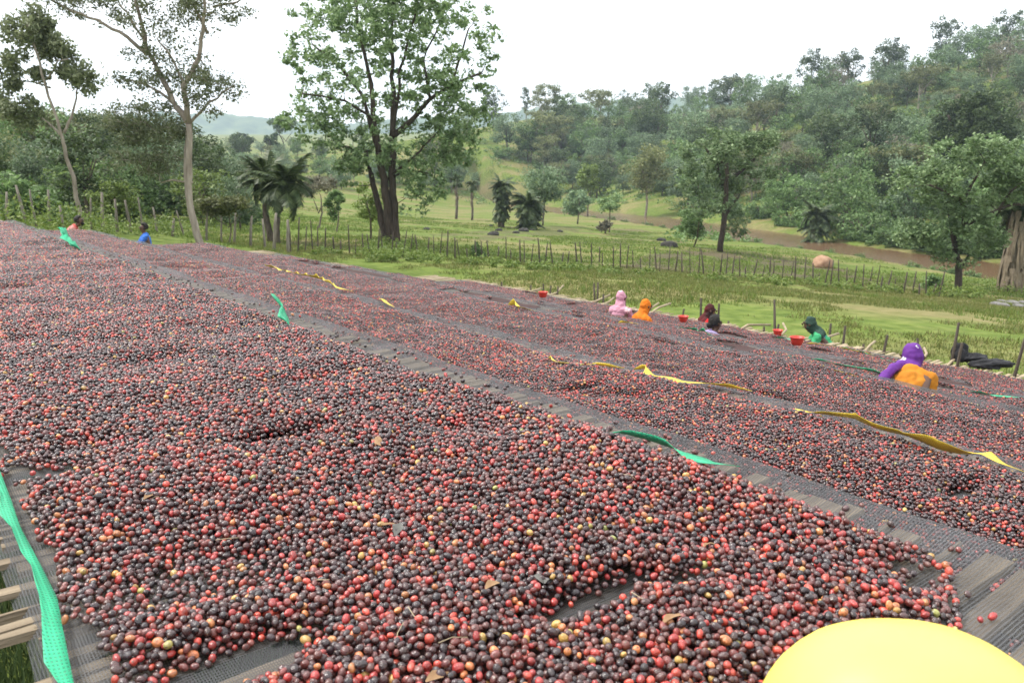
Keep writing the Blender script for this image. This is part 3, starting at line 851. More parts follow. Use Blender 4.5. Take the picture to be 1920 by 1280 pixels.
# forest on the hill: prototypes, then one object for each tree
def proto(kind, seed):
    r = random.Random(seed)
    if kind == 'round':
        H, w = 9, 4.4
        bl = [(0, 0, 6.4, w, w, 2.8, 30), (1.6, 0, 4.2, 3.0, 3.0, 2.2, 12), (-1.7, .5, 4.0, 3.0, 3.0, 2.2, 12)]
        mat, leaf, cr, per = M['leaf_grey'], .46, 1.5, 62
    elif kind == 'mid':
        H, w = 9, 4.0
        bl = [(0, 0, 6, w, w, 3.2, 28), (-.6, 0, 3.2, 3.4, 3.4, 2.2, 14)]
        mat, leaf, cr, per = M['leaf_mid'], .46, 1.45, 60
    elif kind == 'flat':
        H, w = 10, 5.2
        bl = [(0, 0, 7.9, w, w, 1.3, 30), (2, 0, 6.2, 2.8, 2.8, 1.2, 10), (-2.4, 0, 5.8, 2.6, 2.6, 1.2, 10)]
        mat, leaf, cr, per = M['leaf_olive'], .44, 1.3, 58
    elif kind == 'dark':
        H, w = 12, 3.7
        bl = [(0, 0, 7.6, w, w, 4.4, 38), (0, 0, 3.6, 3.4, 3.4, 2.4, 14)]
        mat, leaf, cr, per = M['leaf_dark'], .48, 1.5, 62
    elif kind == 'column':
        H, w = 14, 2.2
        bl = [(0, 0, 8.4, w, w, 5.4, 30), (0, 0, 12.6, 1.1, 1.1, 1.6, 7)]
        mat, leaf, cr, per = M['leaf_dark'], .46, 1.15, 54
    elif kind == 'lime':
        H, w = 8, 3.2
        bl = [(0, 0, 5.2, w, w, 2.4, 24), (0, 0, 2.8, 2.8, 2.8, 1.4, 10)]
        mat, leaf, cr, per = M['leaf_lime'], .46, 1.2, 56
    elif kind == 'brown':
        H, w = 9, 4.2
        bl = [(0, 0, 6.0, w, w, 2.4, 28), (0, 0, 3.6, 3.2, 3.2, 1.8, 12)]
        mat, leaf, cr, per = M['leaf_brown'], .40, 1.5, 48
    else:
        H, w = 4, 2.8
        bl = [(0, 0, 2.0, w, w, 1.8, 24), (0, 0, .9, w * 1.2, w * 1.2, .9, 16)]
        mat, leaf, cr, per = M['leaf_mid'], .42, 1.1, 56
    lm = [([(0, 0, -.5), (r.uniform(-.3, .3), r.uniform(-.3, .3), H * .3), (r.uniform(-.5, .5), r.uniform(-.5, .5), H * .62)], .22, .09),
          ([(0, 0, H * .28), (w * .4, .5, H * .62)], .16, .06), ([(0, 0, H * .32), (-w * .4, -.5, H * .6)], .16, .06), ([(0, 0, H * .35), (.3, w * .4, H * .62)], .14, .06)]
    rnd = np.random.default_rng(seed)
    C = blobs_points(bl, rnd)
    tm = grow(lm, C, rnd, tip=.03, rtwig=.09).mesh('trunk', M['bark_pale'] if kind in ('flat', 'brown') else M['bark'])
    V, Fq = rand_leaves(C, cr * rnd.uniform(.6, 1.3, len(C)), per, leaf, rnd, .75, .6)
    return tm, npmesh('crown', V, Fq, mat, False)
KIND_LABEL = {
    'round': ('hillside_tree', 'rounded grey-green tree in the woods on the slope across the river'),
    'mid': ('hillside_tree', 'plain mid-green leafy tree in the woods on the slope across the river'),
    'flat': ('acacia_tree', 'flat-topped olive acacia in the woods on the slope across the river'),
    'dark': ('hillside_tree', 'tall dense dark green tree in the woods on the slope across the river'),
    'column': ('hillside_tree', 'narrow columnar dark tree rising above the woods on the slope'),
    'lime': ('hillside_tree', 'small yellow-green tree in the woods on the slope across the river'),
    'brown': ('hillside_tree', 'thin brownish tree in the woods on the slope across the river'),
    'bush': ('bush', 'green bush at the foot of the wooded slope across the river')}
PROTO = {k: [proto(k, 100 + i * 7 + j) for j in range(2)] for i, k in enumerate(KIND_LABEL)}
def plant(kind, loc, sc, label=None, group='trees of the wooded slope', name=None, cat=None):
    tm, cm = R.choice(PROTO[kind])
    nm, lb = KIND_LABEL[kind]
    root = empty(name or nm, loc, R.uniform(0, 6.28))
    root.scale = (sc * R.uniform(.9, 1.12), sc * R.uniform(.9, 1.12), sc * R.uniform(.88, 1.12))
    tag(root, label or lb, cat or ('bush' if kind == 'bush' else 'tree'), group)
    link(bpy.data.objects.new('trunk', tm), root)
    link(bpy.data.objects.new('crown', cm), root)
    return root
nhill = 0
for row, py in enumerate(range(112, 452, 21)):
    for cx in range(850, 1990, 52):
        px = cx + (row % 2) * 26 + R.uniform(-18, 18); p = py + R.uniform(-9, 9)
        h = hit(px, p, 60)
        if not h: continue
        q, s = h
        if s < 98 or s > 620 or river_dist(np.array([q.x]), np.array([q.y]))[0] < 13: continue
        if 885 < px < 1005 and 232 < p < 288 and R.random() < .8: continue            # open grassy slope
        if px < 1260 and p > 372: continue                                       # fields and river in front
        if px < 1000 and p > 366: continue
        if 1290 < px and p > 440: continue
        low = p > 395 and px > 1290
        kind = R.choices(['round', 'mid', 'flat', 'dark', 'lime', 'brown', 'bush'], [34, 20, 15, 10, 4, 12, 5] if not low else [14, 30, 2, 14, 4, 0, 36])[0]
        plant(kind, (q.x, q.y, q.z - .2), R.uniform(.8, 1.35) * (1.35 if s > 250 else 1.0) * (.7 if px < 1260 and p > 330 else 1))
        nhill += 1
for px in range(1285, 1900, 27):                                                 # thick growth right on the far bank
    i = int(np.argmin(abs(np.array([p[0] for p in river_px]) - px)))
    k = np.interp(px, [p[0] for p in river_px], range(len(river_px))); a = int(k); t = k - a
    c0 = RIV[a] * (1 - t) + RIV[min(a + 1, len(RIV) - 1)] * t; d = RIV[min(a + 1, len(RIV) - 1)] - RIV[a]; d = d / np.hypot(*d)
    nn = np.array([-d[1], d[0]]); nn = nn if nn[1] > 0 else -nn
    q = c0 + nn * R.uniform(10.5, 13)
    plant(R.choice(['bush', 'bush', 'mid']), (q[0], q[1], gz1(*q) - .6), R.uniform(.75, 1.2), 'leafy green growth overhanging the far bank of the brown river', 'bushes along the far river bank', 'riverside_bush', 'bush')
for i in range(85):                                                             # fuller canopy on the middle slope
    px = R.uniform(850, 1310); py = R.uniform(205, 372)
    if 885 < px < 1005 and 232 < py < 290: continue
    h = hit(px, py, 120)
    if not h or h[1] > 620 or river_dist(np.array([h[0].x]), np.array([h[0].y]))[0] < 13: continue
    plant(R.choices(['round', 'mid', 'flat', 'dark', 'brown', 'bush'], [34, 24, 14, 10, 8, 10])[0], tuple(h[0] - Vector((0, 0, .2))), R.uniform(.9, 1.4) * (1.2 if h[1] > 300 else .8))
for px in list(range(1010, 1290, 34)) + list(range(1300, 1960, 30)):             # low growth on the near bank
    k = np.interp(px, [p[0] for p in river_px], range(len(river_px))); a = int(k); t = k - a
    c0 = RIV[a] * (1 - t) + RIV[min(a + 1, len(RIV) - 1)] * t; d = RIV[min(a + 1, len(RIV) - 1)] - RIV[a]; d = d / np.hypot(*d)
    nn = np.array([-d[1], d[0]]); nn = nn if nn[1] < 0 else -nn
    q = c0 + nn * R.uniform(7.5, 9.5)
    plant('bush', (q[0], q[1], gz1(*q) - .3), R.uniform(.16, .34), 'low leafy shrub on the near bank of the brown river', 'shrubs along the near river bank', 'riverside_shrub', 'shrub')
# skyline trees the photo shows one by one
for px, py, kind, sc, lb in ((986, 205, 'column', 1.15, 'tall narrow dark tree standing highest on the middle skyline'), (1042, 205, 'column', .8, 'left of two small pointed trees on the middle skyline'),
                             (1056, 205, 'column', .85, 'right of two small pointed trees on the middle skyline'), (925, 245, 'dark', 1.5, 'dark tree at the right shoulder of the large middle tree'),
                             (1168, 225, 'dark', 1.1, 'rounded dark tree left of the tallest one above the middle slope'), (1228, 235, 'dark', 1.6, 'tallest dark ragged tree above the middle slope'),
                             (1335, 215, 'dark', 1.3, 'dark tree at the left end of the skyline grove'), (1370, 215, 'dark', 1.5, 'broad dark tree in the skyline grove'),
                             (1515, 170, 'dark', 1.7, 'high dark rounded tree at the right end of the skyline grove'), (1450, 185, 'round', 1.5, 'wide domed tree within the skyline grove'),
                             (1560, 150, 'column', .6, 'little ragged tree alone in the skyline gap'), (1885, 85, 'dark', 1.5, 'dark tree on the hilltop at the right edge'), (1700, 205, 'dark', 1.0, 'dark crown halfway up the right hillside')):
    h = hit(px, py, 60) or hit(px, py + 25, 60) or hit(px, py + 60, 60)
    if h: plant(kind, (h[0].x, h[0].y, h[0].z - .2), sc, lb)
# woods at the left, behind the bed ends
for i in range(150):
    px = R.uniform(-120, 900) if i % 2 else R.uniform(-120, 480); py = R.uniform(285, 372)
    if 560 < px < 900 and py > 362: continue
    h = hit(px, py, 60)
    if not h or h[1] < 75 or h[1] > 600: continue
    q, s = h
    kind = R.choices(['round', 'mid', 'flat', 'dark', 'bush'], [30, 28, 14, 14, 14])[0]
    lb = {'round': 'rounded grey-green tree in the valley woods left of the large middle tree', 'mid': 'mid-green tree in the valley woods left of the large middle tree',
          'flat': 'flat-topped tree in the valley woods left of the large middle tree', 'dark': 'dark tree in the valley woods left of the large middle tree',
          'bush': 'low bush in the valley woods left of the large middle tree'}[kind]
    plant(kind, (q.x, q.y, q.z - .2), R.uniform(.6, 1.05), lb, 'trees of the valley woods')
for i in range(44):                                                             # thicket right behind the posts on the left
    px = -60 + i * 12 + R.uniform(-10, 10); py = R.uniform(384, 418) + max(0, px - 200) * .06
    h = hit(px, py, 26)
    if not h or h[1] > 110: continue
    kind = R.choice(['bush', 'bush', 'mid', 'lime', 'dark', 'round'])
    plant(kind, tuple(h[0] - Vector((0, 0, .2))), R.uniform(.3, .5) * (1.5 if kind == 'bush' else 1) * h[1] / 45,
          {'bush': 'low green bush', 'mid': 'small mid-green tree', 'lime': 'small yellow-green tree', 'dark': 'small dark green tree', 'round': 'small grey-green tree'}[kind] + ' in the thicket behind the left posts', 'thicket behind the left posts', 'bush' if kind == 'bush' else 'thicket_tree')
# banana plants
def banana(loc, sc, i):
    r = random.Random(i)
    root = empty('banana_plant', loc, r.uniform(0, 6)); tag(root, 'broad-leaved banana plant among the woods across the river', 'banana plant', 'banana plants')
    mb = MB(); mb.tube([(0, 0, -.3), (.05, 0, 1.2), (0, .05, 2.2)], [.2, .15, .1], 7); mb.build('trunk', M['leaf_lime'], root)
    for k in range(9):
        m2 = MB(); n = 7
        for j in range(n):
            t = j / (n - 1); w = .34 * math.sin(math.pi * min(1, t * .9 + .1)) * sc
            x = 2.0 * t * sc; z = (2.0 + 1.5 * t - 1.7 * t * t) * sc
            m2.v += [(x, -w, z - .1 * w), (x, 0, z), (x, w, z - .1 * w)]
        for j in range(n - 1):
            for q in (0, 1): m2.f.append((j * 3 + q, j * 3 + q + 1, j * 3 + q + 4, j * 3 + q + 3))
        o = m2.build('leaf', M['leaf_lime'], root, False); o.rotation_euler = (0, r.uniform(-.4, .2), k * 2.4)
for i, (px, py) in enumerate(((1225, 362), (1240, 366), (1256, 364), (1675, 250), (1690, 246), (1880, 215), (1895, 218), (1600, 330), (1385, 300))):
    h = hit(px, py, 60)
    if h: banana(tuple(h[0]), R.uniform(1.3, 1.8), i)

# low growth: stuff
def scatter_leaves(name, label, pts, rad_, per, leaf, mat, seed, flat=.6):
    rnd = np.random.default_rng(seed)
    V, Fq = rand_leaves(pts, rad_, per, leaf, rnd, flat, .5)
    o = link(bpy.data.objects.new(name, npmesh(name, V, Fq, mat, False)))
    tag(o, label, kind='stuff')
    return o
pts, rads = [], []
for i in range(3600):
    px = R.uniform(860, 1990); py = R.uniform(120, 455)
    h = hit(px, py, 70)
    if not h or h[1] > 600 or river_dist(np.array([h[0].x]), np.array([h[0].y]))[0] < 10: continue
    if px < 1260 and py > 385: continue
    pts.append(tuple(h[0] + Vector((0, 0, .4)))); rads.append(R.uniform(1.0, 2.9))
scatter_leaves('undergrowth', 'tangled low green growth under the hillside trees', pts, rads, 26, .6, M['leaf_mid'], 61)
pts, rads = [], []
for i in range(420):                                                            # scrub along fences, trunks and banks
    if i < 150: t = R.random(); px = 560 + 1200 * t; py = 474 + t * 78 + R.uniform(-6, 4)
    elif i < 230: px = R.uniform(690, 800); py = R.uniform(455, 492)
    elif i < 330: px = R.uniform(-20, 420); py = R.uniform(400, 446)
    else: px = R.uniform(1740, 1960); py = R.uniform(530, 560)
    h = hit(px, py, 18)
    if not h: continue
    q = h[0]; r = R.uniform(.2, .6) * (1.2 if i >= 150 else .8) * (1.6 if 230 <= i < 330 else 1)
    pts.append((q.x, q.y, q.z + r * .4)); rads.append(r)
scatter_leaves('shrubbery', 'ragged green scrub along the fence and tree feet', pts, rads, 70, .13, M['grass_lush'], 62, .8)

# grass tufts
def grass(name, label, pts, hgt, mat, seed, blades=7, spread=.10, wid=.014):
    rnd = np.random.default_rng(seed)
    P = np.repeat(np.asarray(pts), blades, 0); H = np.repeat(np.asarray(hgt), blades) * rnd.uniform(.5, 1.2, len(P))
    P = P + np.c_[rnd.normal(size=(len(P), 2)) * spread, np.zeros(len(P))]
    a = rnd.uniform(0, 6.283, len(P)); d = np.c_[np.cos(a), np.sin(a), np.zeros(len(P))]
    l = rnd.uniform(.1, .6, len(P)); b2 = rnd.uniform(0, 6.283, len(P))
    tip = P + np.c_[np.cos(b2) * l * H, np.sin(b2) * l * H, H]
    w = wid * (1 + H[:, None] * 2)
    V = np.stack([P - d * w, P + d * w, tip], 1).reshape(-1, 3)
    o = link(bpy.data.objects.new(name, npmesh(name, V, np.arange(len(V)).reshape(-1, 3), mat, False)))
    tag(o, label, kind='stuff')
def spots(n, x0, x1, y0, y1, cond=None):
    x = NP.uniform(x0, x1, n); y = NP.uniform(y0, y1, n)
    u, v = uv_of(x, y)
    k = ~((v > -.1) & (v < 11.3) & (u > -.2) & (u < 20.5))
    k &= river_dist(x, y) > 10
    if cond is not None: k &= cond(x, y)
    x, y = x[k], y[k]
    return np.c_[x, y, gz(x, y) - .01]
p = spots(60000, -14, 30, 8, 46, lambda x, y: (uv_of(x, y)[1] > 11) & (np.abs(x / y) < .75) & (fbm(x * .25, y * .25, 40) > .41))
grass('grass', 'short meadow grass between the beds and the fence', p, .04 + .11 * NP.random(len(p)) ** 2, M['grass'], 63)
p = spots(16000, -30, 34, 14, 60, lambda x, y: (np.abs(x / y) < .8) & (fbm(x * .2, y * .2, 44) > .55))
grass('tall_grass', 'patches of lush taller grass in the meadow', p, .06 + .16 * NP.random(len(p)), M['grass_lush'], 64)
p = spots(30000, -45, 60, 45, 130, lambda x, y: (np.abs(x / y) < .75) & (fbm(x * .12, y * .12, 47) > .45))
grass('field_grass', 'grass and weeds of the plots beyond the fence', p, .06 + .17 * NP.random(len(p)), M['grass_lush'], 65, spread=.25, wid=.03)
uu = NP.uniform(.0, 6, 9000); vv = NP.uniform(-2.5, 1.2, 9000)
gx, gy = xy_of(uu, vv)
grass('under_grass', 'grass beside and under the nearest bed, shade painted into its dark colour', np.c_[gx, gy, gz(gx, gy)], .06 + .2 * NP.random(9000), M['leaf_dark'], 66, spread=.05, wid=.003)  # dark leaf colour stands in for the shade beside and under the bed

# ------------------------------------------------------------------ fences
POSTM = []
for i in range(6):
    r = random.Random(200 + i); mb = MB()
    b1, b2 = r.uniform(-.05, .05), r.uniform(-.07, .07)
    mb.tube([(0, 0, -.3), (b1 * .4, b2 * .3, .35), (b1, b2, .7), (b1 * .6, b2 * 1.4, 1.0)], [.052, .048, .043, .034], 7)
    POSTM.append(mb)
PD = [mb.mesh('post', M['post']) for mb in POSTM]
PP = [mb.mesh('post', M['post_pale']) for mb in POSTM]
def fence(label, path, n, h0, h1, meshes, seed, thick=1.0, jitter=6):
    r = random.Random(seed)
    L = [0]
    for a, b2 in zip(path[:-1], path[1:]): L.append(L[-1] + math.hypot(b2[0] - a[0], b2[1] - a[1]))
    q0 = hit(*path[0])[0]
    root = empty('post_fence', q0); tag(root, label, 'fence')
    for i in range(n):
        d = L[-1] * (i + r.uniform(-.3, .3)) / (n - 1)
        d = min(max(d, 0), L[-1])
        px = np.interp(d, L, [p[0] for p in path]); py = np.interp(d, L, [p[1] for p in path])
        h = hit(px, py + r.uniform(-1, 1) * jitter * .3)
        if not h: continue
        o = link(bpy.data.objects.new('post', r.choice(meshes)), root)
        o.location = h[0] - q0
        t = thick * r.uniform(.7, 1.25)
        hh = r.uniform(h0, h1) * (.55 if r.random() < .22 else 1)
        o.scale = (t, t, hh); o.rotation_euler = (r.gauss(0, .06), r.gauss(0, .08), r.uniform(0, 6.28))
fence('weathered post fence crossing the meadow in front of the plots', [(545, 472), (700, 478), (850, 484), (1000, 495), (1180, 503), (1350, 518), (1500, 528), (1760, 556)], 92, 1.0, 1.45, PD, 71, .75)
fence('row of tall pale posts behind the left bed ends', [(-30, 428), (60, 422), (150, 430), (250, 436), (350, 445), (440, 456), (540, 474)], 24, 1.1, 1.5, PP, 72, 1.1)
# odd things lying in the fields
def lump(name, label, cat, px, py, sx, sy, sz, mat, seed, group=None, s0=12):
    h = hit(px, py, s0)
    bm = bmesh.new(); bmesh.ops.create_icosphere(bm, subdivisions=3, radius=1)
    for v in bm.verts:
        k = 1 + .28 * (vnoise(v.co.x * 1.7 + seed, v.co.y * 1.7 + v.co.z * 1.3, seed) - .5) + .2 * (vnoise(v.co.x * 4 + seed, v.co.z * 4 + v.co.y * 3, seed + 1) - .5)
        v.co = Vector((v.co.x * sx, v.co.y * sy, max(v.co.z, -.35) * sz)) * float(k)
    me = bpy.data.meshes.new(name); bm.to_mesh(me); bm.free(); me.materials.append(mat)
    me.polygons.foreach_set('use_smooth', np.ones(len(me.polygons), bool))
    o = link(bpy.data.objects.new(name, me)); o.location = h[0] + Vector((0, 0, sz * .25))
    tag(o, label, cat, group)
lump('earth_mound', 'pale tan mound on the bank beside the brown river', 'mound', 1542, 502, .8, .65, .85, M['mound'], 5)
for i, (px, py, w) in enumerate(((925, 441, .9), (935, 433, .7), (968, 437, .6), (982, 434, 1.0), (997, 432, .5), (1050, 435, .6), (920, 424, .5), (1240, 452, .8), (1255, 463, 1.3), (800, 431, .6))):
    lump('boulder', 'dark low boulder lying in the grass plots beyond the fence', 'boulder', px, py, w * .65, w * .5, w * .35, M['boulder'], 20 + i, 'dark boulders in the plots')
for i, (px, py, w) in enumerate(((1868, 572, .35), (1882, 574, .3), (1896, 570, .4), (1908, 575, .3), (1918, 570, .35), (1876, 566, .25))):
    lump('rock', 'grey rock in the rubble patch at the right edge of the meadow', 'rock', px, py, w, w * .8, w * .4, M['stone'], 40 + i, 'grey rubble rocks')

# ------------------------------------------------------------------ drying beds
BED = [dict(z=-.75, v0=.17, v1=1.74, u0=.30, u1=16.0), dict(z=-1.15, v0=2.05, v1=3.50, u0=.2, u1=19.0), dict(z=-1.62, v0=4.2, v1=6.18, u0=.4, u1=20.0),
       dict(z=-1.97, v0=6.75, v1=7.95, u0=1.0, u1=20.0), dict(z=-2.31, v0=8.4, v1=9.55, u0=1.0, u1=19.0), dict(z=-2.52, v0=10.1, v1=11.1, u0=1.2, u1=16.4)]
BLAB = ['nearest raised drying bed, its green-edged net spread with large ripening cherries', 'second raised drying bed, between the nearest bed and the yellow-edged one',
        'third raised drying bed, yellow net edging along its near side', 'fourth raised drying bed, just behind the woman in purple headscarf',
        'fifth raised drying bed, where the lilac-shirted woman works', 'farthest raised drying bed, bordered by upright stakes and pale poles']
def sag(bi, u, v):
    return .035 * (fbm(np.asarray(u) * .5 + bi * 7, np.asarray(v) * .7, 50 + bi, 2) - .5) + .01 * (vnoise(np.asarray(u) * 5, np.asarray(v) * .8, 60 + bi) - .5)
def lip(bi, u, v):
    b = BED[bi]
    wob = .035 * (vnoise(np.asarray(u) * 2.3, np.zeros_like(u), 70 + bi) - .2)
    r = np.exp(-((np.asarray(v) - (b['v1'] - .02)) / .05) ** 2) * (.014 + wob * .8) * (0 if bi == 5 else 1)
    l = np.exp(-((np.asarray(v) - (b['v0'] + .02)) / .035) ** 2) * .022
    return r + l
def surf(bi, u, v): return sag(bi, u, v) + lip(bi, u, v)

SLATS = []
for i in range(7):
    r = random.Random(300 + i); mb = MB()
    w = (.022, .03, .04, .05, .06, .034, .045)[i]; th = r.uniform(.010, .02)
    n = 6
    for k in range(n):
        x = -.5 + k / (n - 1); ww = w * r.uniform(.8, 1.15) * (.55 if k in (0, n - 1) and r.random() < .5 else 1); oy = r.uniform(-.006, .006)
        mb.v += [(x, oy - ww / 2, -th), (x, oy - ww / 2 + .004, 0), (x, oy + ww / 2 - .004, r.uniform(-.002, .002)), (x, oy + ww / 2, -th)]
    for k in range(n - 1):
        a = k * 4
        for q in range(4): mb.f.append((a + q, a + (q + 1) % 4, a + 4 + (q + 1) % 4, a + 4 + q))
    mb.f += [(3, 2, 1, 0), tuple((n - 1) * 4 + q for q in range(4))]
    SLATS.append(mb)
SLATW = [mb.mesh('slat', M['wood'], False) for mb in SLATS]
SLATP = [mb.mesh('slat', M['wood_pale'], False) for mb in SLATS]

NETS = []
roots = []
for bi, b in enumerate(BED):
    root = empty('drying_bed', (0, 0, CAMZ + b['z']), AZ); tag(root, BLAB[bi], 'drying bed', 'raised coffee drying beds'); roots.append(root)
    r = random.Random(400 + bi)
    W = b['v1'] - b['v0']
    # net
    nv = 46
    vs = np.concatenate([[b['v0'] - .05], np.linspace(b['v0'] - .015, b['v1'] - .14, nv - 18), np.linspace(b['v1'] - .125, b['v1'] + .03, 14), [b['v1'] + .05, b['v1'] + .07]])
    us = np.arange(b['u0'], b['u1'] + .01, .05)
    UU, VV = np.meshgrid(us, vs, indexing='ij')
    wob = (fbm(UU * 1.2, np.zeros_like(UU) + 3, 80 + bi, 3) - .5)
    ZZ = surf(bi, UU, VV) + .004
    out = np.clip(VV - (b['v1'] + .02), 0, 1); ZZ = ZZ - out * 2.2
    outl = np.clip(b['v0'] - VV, 0, 1); ZZ = ZZ - outl * .9
    VVw = VV + wob * .09 * sstep(b['v1'] - .3, b['v1'], VV) + wob * .07 * (1 - sstep(b['v0'], b['v0'] + .3, VV))
    fold = .008 * (vnoise(UU * 3, VV * 9, 90 + bi) - .5)
    i0 = np.arange(UU.size).reshape(UU.shape)
    Fq = np.stack([i0[:-1, :-1].ravel(), i0[1:, :-1].ravel(), i0[1:, 1:].ravel(), i0[:-1, 1:].ravel()], 1)[:, ::-1]
    NETS.append(link(bpy.data.objects.new('net', npmesh('net', np.stack([VVw.ravel(), UU.ravel(), (ZZ + fold).ravel()], 1), Fq, M['net'], True)), root))
    # slats: single ones where the photo shows them, the rest joined
    u = b['u0'] + .03; joined = MB(); cnt = 0
    lim = {0: 8.0, 1: 7.0, 2: 8.0}.get(bi, 0)
    while u < b['u1']:
        k = r.randrange(7); du = (.022, .03, .04, .05, .06, .034, .045)[k] * 1.02 + r.choice((.002, .004, .006, .03, .05))
        lp = r.uniform(.04, .22) if bi == 0 else r.uniform(.02, .08)
        rp_ = r.uniform(-.03, .02) if bi < 5 else r.uniform(.15, .42)
        x0, x1 = b['v0'] - lp, b['v1'] + rp_
        ln = x1 - x0; cx = (x0 + x1) / 2
        zz = float(sag(bi, np.array(u), np.array(cx))) - .012
        rot = r.gauss(0, .018)
        mm = (SLATP if bi == 5 else SLATW)[k]
        if u < lim and cnt < 300:
            o = link(bpy.data.objects.new('slat', mm), root); o.location = (cx, u, zz); o.scale = (ln, 1, 1); o.rotation_euler = (0, 0, rot); cnt += 1
        else:
            j = len(joined.v); sm = SLATS[k]
            joined.v += [(cx + x * ln, u + y + x * ln * rot, zz + z) for x, y, z in sm.v]; joined.f += [tuple(j + q for q in f) for f in sm.f]
        u += du
    if joined.v:
        o = joined.build('slats', M['wood_pale'] if bi == 5 else M['wood'], root, False); o['kind'] = 'stuff'
    # frame: rails and legs
    for vv in (b['v0'] + .12, (b['v0'] + b['v1']) / 2, b['v1'] - .12):
        mb = MB(); uu_ = np.arange(b['u0'], b['u1'], .8)
        mb.tube([(vv + r.uniform(-.01, .01), float(t), float(sag(bi, np.array(t), np.array(vv))) - .07) for t in uu_], .035, 7)
        mb.build('rail', M['wood'], root)
    for vv in (b['v0'] + .12, b['v1'] - .12):
        t = b['u0'] + .25
        while t < b['u1']:
            mb = MB(); mb.tube([(vv, t, -1.15), (vv + r.uniform(-.03, .03), t + r.uniform(-.03, .03), -.5), (vv, t, -.06)], [.045, .042, .038], 7)
            mb.build('leg', M['post'], root); t += 1.6
for bi in (3, 4, 5):                                                            # bare pale slats past the ends of the nets
    b = BED[bi]; r = random.Random(500 + bi); mb = MB(); u = b['u1'] + .02
    while u < b['u1'] + 1.1:
        k = r.randrange(7); sm = SLATS[k]; j = len(mb.v); cx = (b['v0'] + b['v1']) / 2; ln = (b['v1'] - b['v0']) * r.uniform(.85, 1.1); rot = r.gauss(0, .03); zz = r.uniform(.0, .02)
        mb.v += [(cx + x * ln, u + y + x * ln * rot, zz + z) for x, y, z in sm.v]; mb.f += [tuple(j + q for q in f) for f in sm.f]; u += r.uniform(.04, .07)
    o = mb.build('bare_slats', M['wood_pale'], roots[bi], False); o['kind'] = 'stuff'
R38 = Matrix.Rotation(-AZ, 3, 'Z')
def to_bed(bi, px, py, dz=.0):
    q = on_z(px, py, CAMZ + BED[bi]['z'] + dz)
    u, v = uv_of(q.x, q.y)
    return v, u

BARE = [(0, *to_bed(0, 1105, 1140), .09, .03), (0, *to_bed(0, 1180, 1108), .06, .02), (0, *to_bed(0, 522, 836), .10, .035), (0, *to_bed(0, 1285, 1098), .05, .02), (0, *to_bed(0, 1700, 1062), .05, .02),
        (0, *to_bed(0, 1735, 1085), .07, .02), (0, *to_bed(0, 430, 1265), .12, .05), (0, *to_bed(0, 60, 905), .12, .06),
        (1, *to_bed(1, 1800, 940), .08, .03), (1, *to_bed(1, 1090, 740), .1, .03)]
EDGE = [(.005, .15), (.0, .13), (.0, .12), (.03, .06), (.03, .06), (.0, .05)]
def mound(bi, u, v):
    b = BED[bi]; amp = (.036, .045, .055, .022, .02, .025)[bi]
    lo = EDGE[bi][0]; hi = EDGE[bi][1]
    e = np.minimum(np.minimum(v - (b['v0'] + lo), (b['v1'] - hi) - v), np.minimum(u - (.49 + .6 * np.maximum(0, v - 1.32) if bi == 0 else b['u0'] - .5), b['u1'] - .25 - u))
    n = fbm(u * 2.1 + bi * 3, v * 2.4, 110 + bi, 3)
    m_ = amp * np.clip(n * 1.7 - .35, 0, 1)
    for (k, pv, pu, rv, ru) in BARE:
        if k == bi:
            q = ((v - pv) / rv) ** 2 + ((u - pu) / ru) ** 2
            m_ = m_ * sstep(.9, 5.0, q)
    return m_ * sstep(.0, .12, e), e

# coloured selvage of the nets
def edging(bi, pth, mat, wid=.045, dz=.03, seed=0, stand=.6, snap=None):
    wid *= 2.1 if bi == 1 else 1.55; stand *= .8
    r = random.Random(seed)
    pts = [to_bed(bi, *p, dz) for p in pth]
    if snap is not None: pts = [(v * .35 + (BED[bi][snap] + (-.01 if snap == 'v1' else .02)) * .65, u) for v, u in pts]
    pts.sort(key=lambda p: p[1])
    L = [0]
    for a, c in zip(pts[:-1], pts[1:]): L.append(L[-1] + math.hypot(a[0] - c[0], a[1] - c[1]))
    n = max(6, int(L[-1] / .03))
    d = np.linspace(0, L[-1], n)
    v = np.interp(d, L, [p[0] for p in pts]); u = np.interp(d, L, [p[1] for p in pts])
    ph = seed * 1.7
    kx = np.arange(0, L[-1] + .3, .11); rk = np.random.default_rng(seed + 900)
    w = wid * np.interp(d, kx + rk.uniform(-.03, .03, len(kx)), rk.uniform(.35, 1.2, len(kx))) * np.minimum(1, np.minimum(d, L[-1] - d) / .1 + .12)
    st = np.clip(stand * .75 + np.interp(d, kx, rk.uniform(-.3, .3, len(kx))), .05, 1)
    z0 = surf(bi, u, v) + .030 + .012 * vnoise(d * 6, d * 0, seed + 5) + np.minimum(mound(bi, u, v)[0], .03)
    V = []
    for k in range(4):
        t = k / 3
        V.append(np.stack([v - w * (1 - st) * t * 1.0 - .006 * math.sin(t * 3.1), u, z0 + w * st * t + .0015 * math.sin(t * 3.1) * np.sin(d * 60)], 1))
    V = np.stack(V, 1)
    idx_ = np.arange(n * 4).reshape(n, 4)
    Fq = np.stack([idx_[:-1, :-1].ravel(), idx_[1:, :-1].ravel(), idx_[1:, 1:].ravel(), idx_[:-1, 1:].ravel()], 1)
    o = link(bpy.data.objects.new('edging', npmesh('edging', V.reshape(-1, 3), Fq, mat, True)), NETS[bi])
    md = o.modifiers.new('thick', 'SOLIDIFY'); md.thickness = .0008
    return o
G, Y = M['edge_green'], M['edge_yellow']
edging(0, [(-60, 790), (0, 895), (22, 950), (40, 1000), (80, 1075), (110, 1140), (120, 1195), (140, 1290), (160, 1400)], G, .030, .02, 1, .35)
